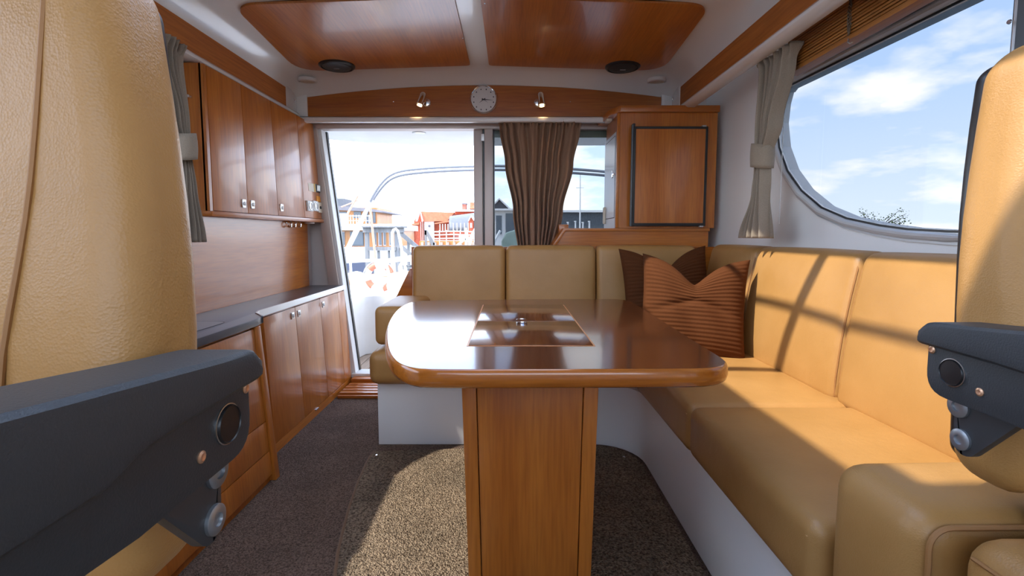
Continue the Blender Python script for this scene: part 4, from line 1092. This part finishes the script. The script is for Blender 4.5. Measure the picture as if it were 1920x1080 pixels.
fn_ = thing('fender_ball', ony(750, 545, 5.3) - Vector((0, 0, .12)), 'round cream fender lying beside the lifebuoy', 'fender')
cc = ony(750, 535, 5.3)
MB().lathe([(.02, -.14)] + [(.145 * math.cos(a), .14 * math.sin(a)) for a in [-1.4 + k * .28 for k in range(11)]] + [(.025, .155), (.025, .18)], cc, (.25, 0, 1), 24).build('ball', 'cream', fn_, smooth=80)
lad = thing('boarding_rail', ony(745, 540, 6.2), 'white inverted U boarding handrail at the stern', 'handrail')
MB().tube([ony(a, b, 6.2) for a, b in ((742, 540), (739, 500), (735, 450), (735, 438), (738, 431), (742, 429), (746, 433), (750, 450), (756, 485), (766, 528))], .018, 8).build('tube', 'white_tube', lad)

# ================================================================== outside: harbour
struct(MB().box(-160, 160, -60, 220, -.95, -.75).build('harbour_water', 'water', smooth=0), 'harbour water around the boat')
quay = struct(MB().prism([(-60, 12.5, -.9), (9, 12.5, -.9), (14, 26, -.9), (40, 30, -.9), (60, 90, -.9), (-60, 90, -.9)], (0, 0, .55)).build('quay_ground', plain('gravel_quay', (.34, .32, .29), .9, var=.15), smooth=0), 'pale gravel quay')
def P2(pts, y): return [ony(a, b, y) for a, b in pts]
def pxbox(px0, py0, px1, py1, y, dep, name, mat, par, **k):
    a, b = ony(px0, py0, y), ony(px1, py1, y)
    k.setdefault('smooth', 0)
    return MB().box(a.x, b.x, y, y + dep, b.z, a.z).build(name, mat, par, **k)
# timber jetty frame
jt = thing('timber_jetty', ony(715, 520, 9.0), 'grey weathered timber jetty frame with posts and beams', 'jetty')
pxbox(683, 424, 692.5, 560, 9.0, .1, 'post', 'grey_timber', jt)
pxbox(739, 426, 749.5, 540, 9.0, .1, 'post', 'grey_timber', jt)
pxbox(680, 425, 757, 436, 8.97, .05, 'beam', 'grey_timber', jt)
pxbox(690, 463, 742, 470, 8.97, .05, 'beam', 'grey_timber', jt)
pxbox(707, 470, 712, 500, 9.02, .05, 'upright', 'grey_timber', jt)
pxbox(727, 470, 731, 500, 9.02, .05, 'upright', 'grey_timber', jt)
pxbox(676, 424, 757, 426.5, 8.9, .3, 'deck_board', 'grey_timber', jt)
for q in (((748, 430), (788, 464), (784, 470), (748, 440)), ((748, 455), (785, 486), (782, 491), (748, 464))):
    MB().prism(P2(q, 9.0), (0, .05, 0)).build('brace', 'grey_timber', jt, smooth=0)
pxbox(763, 448, 768, 500, 9.02, .06, 'upright', 'grey_timber', jt)
for k in range(5): pxbox(755, 497 + k * 6, 800, 502 + k * 6, 9.1, .05, 'siding_board', 'grey_timber', jt)
# old passenger boat with wooden superstructure
YB = 13.0
bo = thing('passenger_boat', ony(660, 520, YB), 'white passenger boat with orange teak cabins moored behind the jetty', 'boat')
pxbox(560, 463, 742, 520, YB, 3, 'lower_side', 'white_paint', bo)
pxbox(560, 489, 700, 560, YB - .12, 3, 'hull', 'hullblue', bo)
pxbox(560, 431, 738, 463, YB + .05, 2.8, 'cabin_band', 'boat_wood', bo)
for a, b in ((634, 647), (656, 682), (700, 706), (709, 716), (718, 724), (729, 735)):
    fr_ = pxbox(a, 434, b, 461, YB + .02, .04, 'cabin_window', 'alu_tan' if b - a < 15 else 'winglass', bo)
    pxbox(a + 1.2, 435.5, b - 1.2, 459, YB + .0, .03, 'pane', 'winglass', fr_)
pxbox(560, 420, 742, 431.5, YB - .15, 3.1, 'deck_edge', 'white_paint', bo)
pxbox(560, 389, 707.5, 421, YB + 1.2, 1.8, 'wheelhouse', 'boat_wood', bo)
for a, b, mt in ((663, 677, 'winglass'), (687, 691, 'winglass'), (699, 704, 'winglass'), (693, 697, 'winglass'), (634, 650, 'winglass')):
    pxbox(a, 397, b, 409 if a == 663 else 418, YB + 1.17, .05, 'wheelhouse_window', mt, bo)
MB().prism(P2(((560, 384), (640, 386), (700, 392), (718.5, 396), (718.5, 398), (560, 390)), YB + .9), (0, 2.4, 0)).build('wheelhouse_roof', 'slate', bo, smooth=0)
pxbox(633, 400, 652, 424, YB - .1, .1, 'canvas_screen', 'white_tube', bo)
for a in (656, 661, 667, 672, 685, 691): pxbox(a, 403, a + 1.3, 424, YB - .05, .05, 'rail_post', 'white_paint', bo)
pxbox(652, 404, 697, 405.3, YB - .05, .05, 'rail_bar', 'white_paint', bo)
pxbox(652, 413, 697, 414, YB - .05, .05, 'rail_bar', 'white_paint', bo)
for a, b, r_ in (((652, 400), (671, 367), .03), ((640, 388), (671, 376), .02), ((671, 376), (688, 372), .008), ((688, 372), (688, 392), .006)):
    MB().tube([ony(*a, YB + .4), ony(*b, YB + .4)], r_, 6).build('derrick', plain('spar', (.52, .30, .20), .6), bo)
pxbox(626, 372, 644, 388, YB + 1.6, .8, 'funnel_box', 'roof_grey', bo)
# small dinghy between
dg = thing('white_dinghy', ony(655, 530, 9.5), 'small white motorboat low behind the stern railing', 'boat')
MB().prism(P2(((642, 514), (652, 516), (672, 524), (676, 528), (660, 532), (638, 530)), 10.0), (0, .9, 0)).build('hull', 'white_paint', dg, bevel=.02)
MB().prism(P2(((640, 510), (646, 514), (644, 516), (638, 515)), 10.2), (0, .5, 0)).build('windscreen', 'winglass', dg, smooth=0)

# red boathouse with tiled roof
def window(par, px0, py0, px1, py1, y, mt='winglass', f=1.0):
    w_ = pxbox(px0, py0, px1, py1, y, .10, 'window', 'white_paint', par)
    pxbox(px0 + f, py0 + f, px1 - f, py1 - f, y - .02, .06, 'pane', mt, w_)
YH = 34.0
h1 = thing('red_boathouse', ony(815, 455, YH), 'red boathouse with tiled roof and white gable boards', 'building')
gA = P2(((776, 415), (788, 398), (795, 415), (795, 470), (776, 470)), YH)
MB().prism(gA, (0, 4, 0)).build('gable_wall', 'red_board', h1, smooth=0)
pxbox(795, 415, 850, 470, YH + .2, 4, 'side_wall', 'red_board', h1)
MB().hexa(P2(((786.5, 396.5), (852, 398.5), (838, 414.5), (794, 415.5)), YH - .3), [p + Vector((0, 4.5, .0)) for p in P2(((786.5, 396.5), (852, 398.5), (838, 414.5), (794, 415.5)), YH - .3)]).build('roof', 'roof_red', h1, smooth=0)
MB().prism(P2(((787, 396), (789, 397), (793.5, 414), (791, 416)), YH - .4), (0, .2, 0)).build('barge_board', 'white_paint', h1, smooth=0)
MB().prism(P2(((786, 396), (788, 397), (782, 415), (779, 415)), YH - .4), (0, .2, 0)).build('barge_board', 'white_paint', h1, smooth=0)
pxbox(795.5, 415, 814, 452, YH - .1, .3, 'white_panel', 'white_paint', h1)
c = ony(805, 424, YH - .12)
MB().lathe([(.10, 0), (.10, .02)], c, (0, -1, 0), 5).build('star_ornament', 'slate', h1)
for a in (788.5, 792): pxbox(a, 416, a + 1.2, 452, YH - .1, .2, 'corner_board', 'white_paint', h1)
MB().prism(P2(((771, 420), (786, 417), (786, 421), (773, 423)), YH - .2), (0, 3, 0)).build('porch_roof', 'roof_red', h1, smooth=0)
pxbox(774.5, 422, 776, 452, YH - .2, .2, 'porch_post', 'red_board', h1)
pxbox(776, 423, 786, 452, YH + .3, .2, 'porch_wall', 'white_paint', h1)
MB().prism(P2(((815, 418), (852, 411), (852, 415), (815, 420)), YH - 1), (0, 1.2, 0)).build('lean_to_roof', 'roof_red', h1, smooth=0)
for k in range(5): pxbox(824 + k * 5, 420, 825.5 + k * 5, 434, YH - 1, .2, 'lean_to_post', 'white_paint', h1)
# grey roofed house
YG = 30.0
h2 = thing('grey_roofed_house', ony(880, 455, YG), 'low house with curved grey sheet roof and two chimneys', 'building')
MB().prism(P2(((843, 410), (846, 407), (870, 403), (905, 399), (905, 440), (843, 440)), YG + .2), (0, 4, 0)).build('wall', 'red_board', h2, smooth=0)
gr_ = [ony(845, 405, YG), ony(905, 397, YG), ony(905, 432, YG - 1.8), ony(842, 432, YG - 1.8)]
def gsurf(u, v):
    a = gr_[0].lerp(gr_[1], u); b = gr_[3].lerp(gr_[2], u); p = a.lerp(b, v); return p + Vector((0, -.35 * math.sin(PI * v), .25 * math.sin(PI * v)))
o = MB().grid(gsurf, 12, 8).build('roof', 'roof_grey', h2, smooth=60); s2 = o.modifiers.new('thick', 'SOLIDIFY'); s2.thickness = .08
for k in range(6): pxbox(849 + k * 7, 418, 850.3 + k * 7, 433, YG - 2.2, .1, 'fence_picket', 'white_paint', h2)
pxbox(850, 393, 935, 396.5, YG + 3, 4, 'ridge_board', 'white_paint', h2)
pxbox(853, 396.5, 935, 402, YG + 3.5, 3, 'upper_wall', 'red_board', h2)
pxbox(866.5, 382, 873.5, 394, YG + 5, .9, 'chimney', 'brick', h2); pxbox(866, 380, 874, 383, YG + 4.9, 1.1, 'chimney_cap', 'slate', h2)
pxbox(881, 379, 888, 392, YG + 5, .9, 'chimney', 'roof_red', h2)
MB().prism(P2(((879, 391), (886, 386), (935, 383), (935, 393)), YG + 4.5), (0, 3, 0)).build('tiled_roof', 'roof_red', h2, smooth=0)
# small red sheds with zigzag gables
YS = 26.0
for k, (a, lab) in enumerate(((878.5, 'narrow red shed with white gable trim'), (890.5, 'narrow red shed half hidden by the door post'))):
    s_ = thing('red_shed', ony(a + 5, 455, YS), lab, 'building')
    MB().prism(P2(((a, 414), (a + 4.7, 406), (a + 9.4, 413), (a + 9.4, 490), (a, 490)), YS), (0, 1.2, 0)).build('wall', 'red_board', s_, smooth=0)
    for q in (((a - 1.2, 414), (a + 4.7, 403.5), (a + 4.7, 406.5), (a + .4, 414.5)), ((a + 4.7, 403.5), (a + 10.6, 413), (a + 9.2, 413.5), (a + 4.7, 406.5))):
        MB().prism(P2(q, YS - .15), (0, 1.4, 0)).build('roof_trim', 'white_paint', s_, smooth=0)
    pxbox(a + 3, 418, a + 6.5, 427, YS - .05, .1, 'window', 'white_paint', s_)
# grey villa behind the fixed pane
YV = 24.0
v1 = thing('white_villa', ony(945, 455, YV), 'white villa with slate gable seen through the tinted aft pane', 'building')
pxbox(915, 392, 1000, 502, YV, 4, 'wall', 'white_paint', v1)
MB().prism(P2(((915, 392), (936, 373), (958, 392)), YV + .1), (0, 4, 0)).build('gable', 'slate', v1, smooth=0)
for q in (((913, 394), (936, 371), (936, 374), (917, 394)), ((936, 371), (960, 393), (956, 393), (936, 374))):
    MB().prism(P2(q, YV - .2), (0, 4.4, 0)).build('verge_board', 'white_paint', v1, smooth=0)
pxbox(915, 391, 1000, 394.5, YV - .3, .4, 'eaves_board', 'white_paint', v1)
window(v1, 929, 403, 942, 440, YV - .05); window(v1, 947, 399, 970, 440, YV - .05)
tp_ = thing('covered_boat', ony(955, 460, 14), 'boat under a green tarpaulin by the white villa', 'boat')
MB().prism(P2(((940, 452), (948, 436), (975, 428), (1010, 430), (1030, 452), (1030, 530), (940, 530)), 14.0), (0, 2, 0)).build('tarpaulin', 'tarp', tp_, bevel=.1)
MB().tube([ony(918, 470, 13.5), ony(938, 432, 13.5)], .04, 6).build('ridge_pole', 'white_paint', tp_)
# jetty fence, white
YW = 20.0
fe = thing('white_fence', ony(840, 458, YW), 'white horizontal rail fence along the boathouse deck', 'fence')
for a, b in ((432.5, 434.5), (438.5, 440.5), (445.5, 447.5)):
    MB().prism(P2(((796, a + 1.5), (850, a), (890, a + 1), (890, b + 1), (850, b), (796, b + 1.5)), YW), (0, .08, 0)).build('rail', 'white_paint', fe, smooth=0)
for a in (798, 810, 823, 836, 850, 862, 876, 888): pxbox(a, 431.5, a + 1.6, 462, YW - .05, .1, 'post', 'white_paint', fe)
pxbox(871.5, 427, 875, 462, YW - 3, .2, 'gate_post', 'white_paint', fe)
MB().prism(P2(((872, 446), (874, 449), (852, 466), (846, 466)), YW - 3), (0, .15, 0)).build('handrail', 'white_paint', fe, smooth=0)
MB().prism(P2(((879, 446), (890, 426), (897, 420), (897, 427), (888, 440), (882, 462), (878, 462)), YW - 4), (0, .15, 0)).build('rope_cover', 'white_tube', fe, smooth=0)
pxbox(786, 452, 900, 470, YW, 3, 'deck_edge', 'boat_wood', fe)
for k in range(9): pxbox(789 + k * 12, 454, 794 + k * 12, 470, YW - .1, .1, 'pile', 'teak', fe)
sr = thing('stair_rail', ony(805, 468, 17), 'grey timber stair rail below the white fence', 'railing')
MB().prism(P2(((796, 431), (801, 432), (815, 456), (815, 466), (811, 466), (800, 441), (796, 440)), 17), (0, .12, 0)).build('handrail', 'grey_timber', sr, smooth=0)
pxbox(796, 432, 800, 470, 17, .12, 'post', 'grey_timber', sr); pxbox(812, 455, 815, 470, 17, .12, 'post', 'grey_timber', sr)
# distant bank on starboard quarter and masts
bk_ = struct(MB().prism([ony(1000, 397, 60) * 1, ony(1350, 397, 60), ony(1350, 470, 60), ony(1000, 470, 60)], (0, 4, 0)).build('stone_breakwater', 'stone', smooth=0), 'dark stone breakwater')
MB().prism(P2(((1000, 394), (1350, 394), (1350, 398), (1000, 398)), 59.5), (0, 5, 0)).build('parapet', 'white_paint', bk_, smooth=0)
for k, px in enumerate((1064, 1078, 1092, 1104)):
    m_ = thing('mooring_post', ony(px, 428, 40), 'white mooring post standing before the stone breakwater', 'post', 'white mooring posts')
    pxbox(px, 416 - (k % 2) * 2, px + 1.6, 482, 40, .1, 'shaft', 'white_paint', m_); pxbox(px - 1, 416 - (k % 2) * 2, px + 2.6, 418 - (k % 2) * 2, 39.95, .2, 'cap', 'white_paint', m_)
ms_ = thing('sail_mast', ony(1087, 440, 50), 'thin white mast rising beyond the breakwater', 'mast')
MB().tube([ony(1087, 474, 50), ony(1088, 323, 50)], [.10, .05], 6).build('shaft', 'white_paint', ms_)
MB().tube([ony(1080, 352, 50), ony(1095, 352, 50)], .03, 5).build('spreader', 'white_paint', ms_)
# low far shore and a tree to starboard
struct(MB().prism([(60, 70, -.9), (220, 20, -.9), (240, 60, -.9), (70, 120, -.9)], (0, 0, 1.4)).build('far_shore', plain('far_shore_rock', (.28, .29, .27), .9, var=.2), smooth=0), 'low far shore to starboard')
tr_ = thing('bare_tree', (20.5, 27, -.4), 'sparse pale tree outside the teardrop window', 'tree')
mb = MB(); base = Vector((20.5, 27, -.9)); mb.tube([base, base + Vector((.05, 0, 1.2)), base + Vector((0, 0, 2.2))], [.12, .09, .05], 6)
tips = []
for k in range(46):
    a = random.uniform(0, 2 * PI); l = random.uniform(.7, 1.6); st0 = base + Vector((0, 0, random.uniform(1.2, 2.2)))
    d = Vector((math.cos(a) * .8, math.sin(a) * .8, random.uniform(.3, 1.0))).normalized()
    m1 = st0 + d * l * .5 + Vector((0, 0, .05)); e1 = st0 + d * l
    mb.tube([st0, m1, e1], [.03, .02, .008], 4); tips += [m1, e1, (m1 + e1) / 2]
mb.build('branches', 'bark', tr_, smooth=0)
mb = MB()
for t_ in tips:
    for _ in range(9):
        p = t_ + Vector([random.gauss(0, .13) for _ in range(3)]); u = Vector([random.gauss(0, 1) for _ in range(3)]).normalized() * .045; v = Vector([random.gauss(0, 1) for _ in range(3)]).normalized() * .045
        mb.add([p - u, p + v, p + u, p - v], [[0, 1, 2, 3]])
o = mb.build('leaves', 'leaf', tr_, smooth=0); o['kind'] = 'stuff'
struct(MB().prism([(17, 24, -.9), (26, 23, -.9), (27, 31, -.9), (18, 32, -.9)], (0, 0, .5)).build('islet', 'stone', smooth=0), 'small rocky islet with the tree')
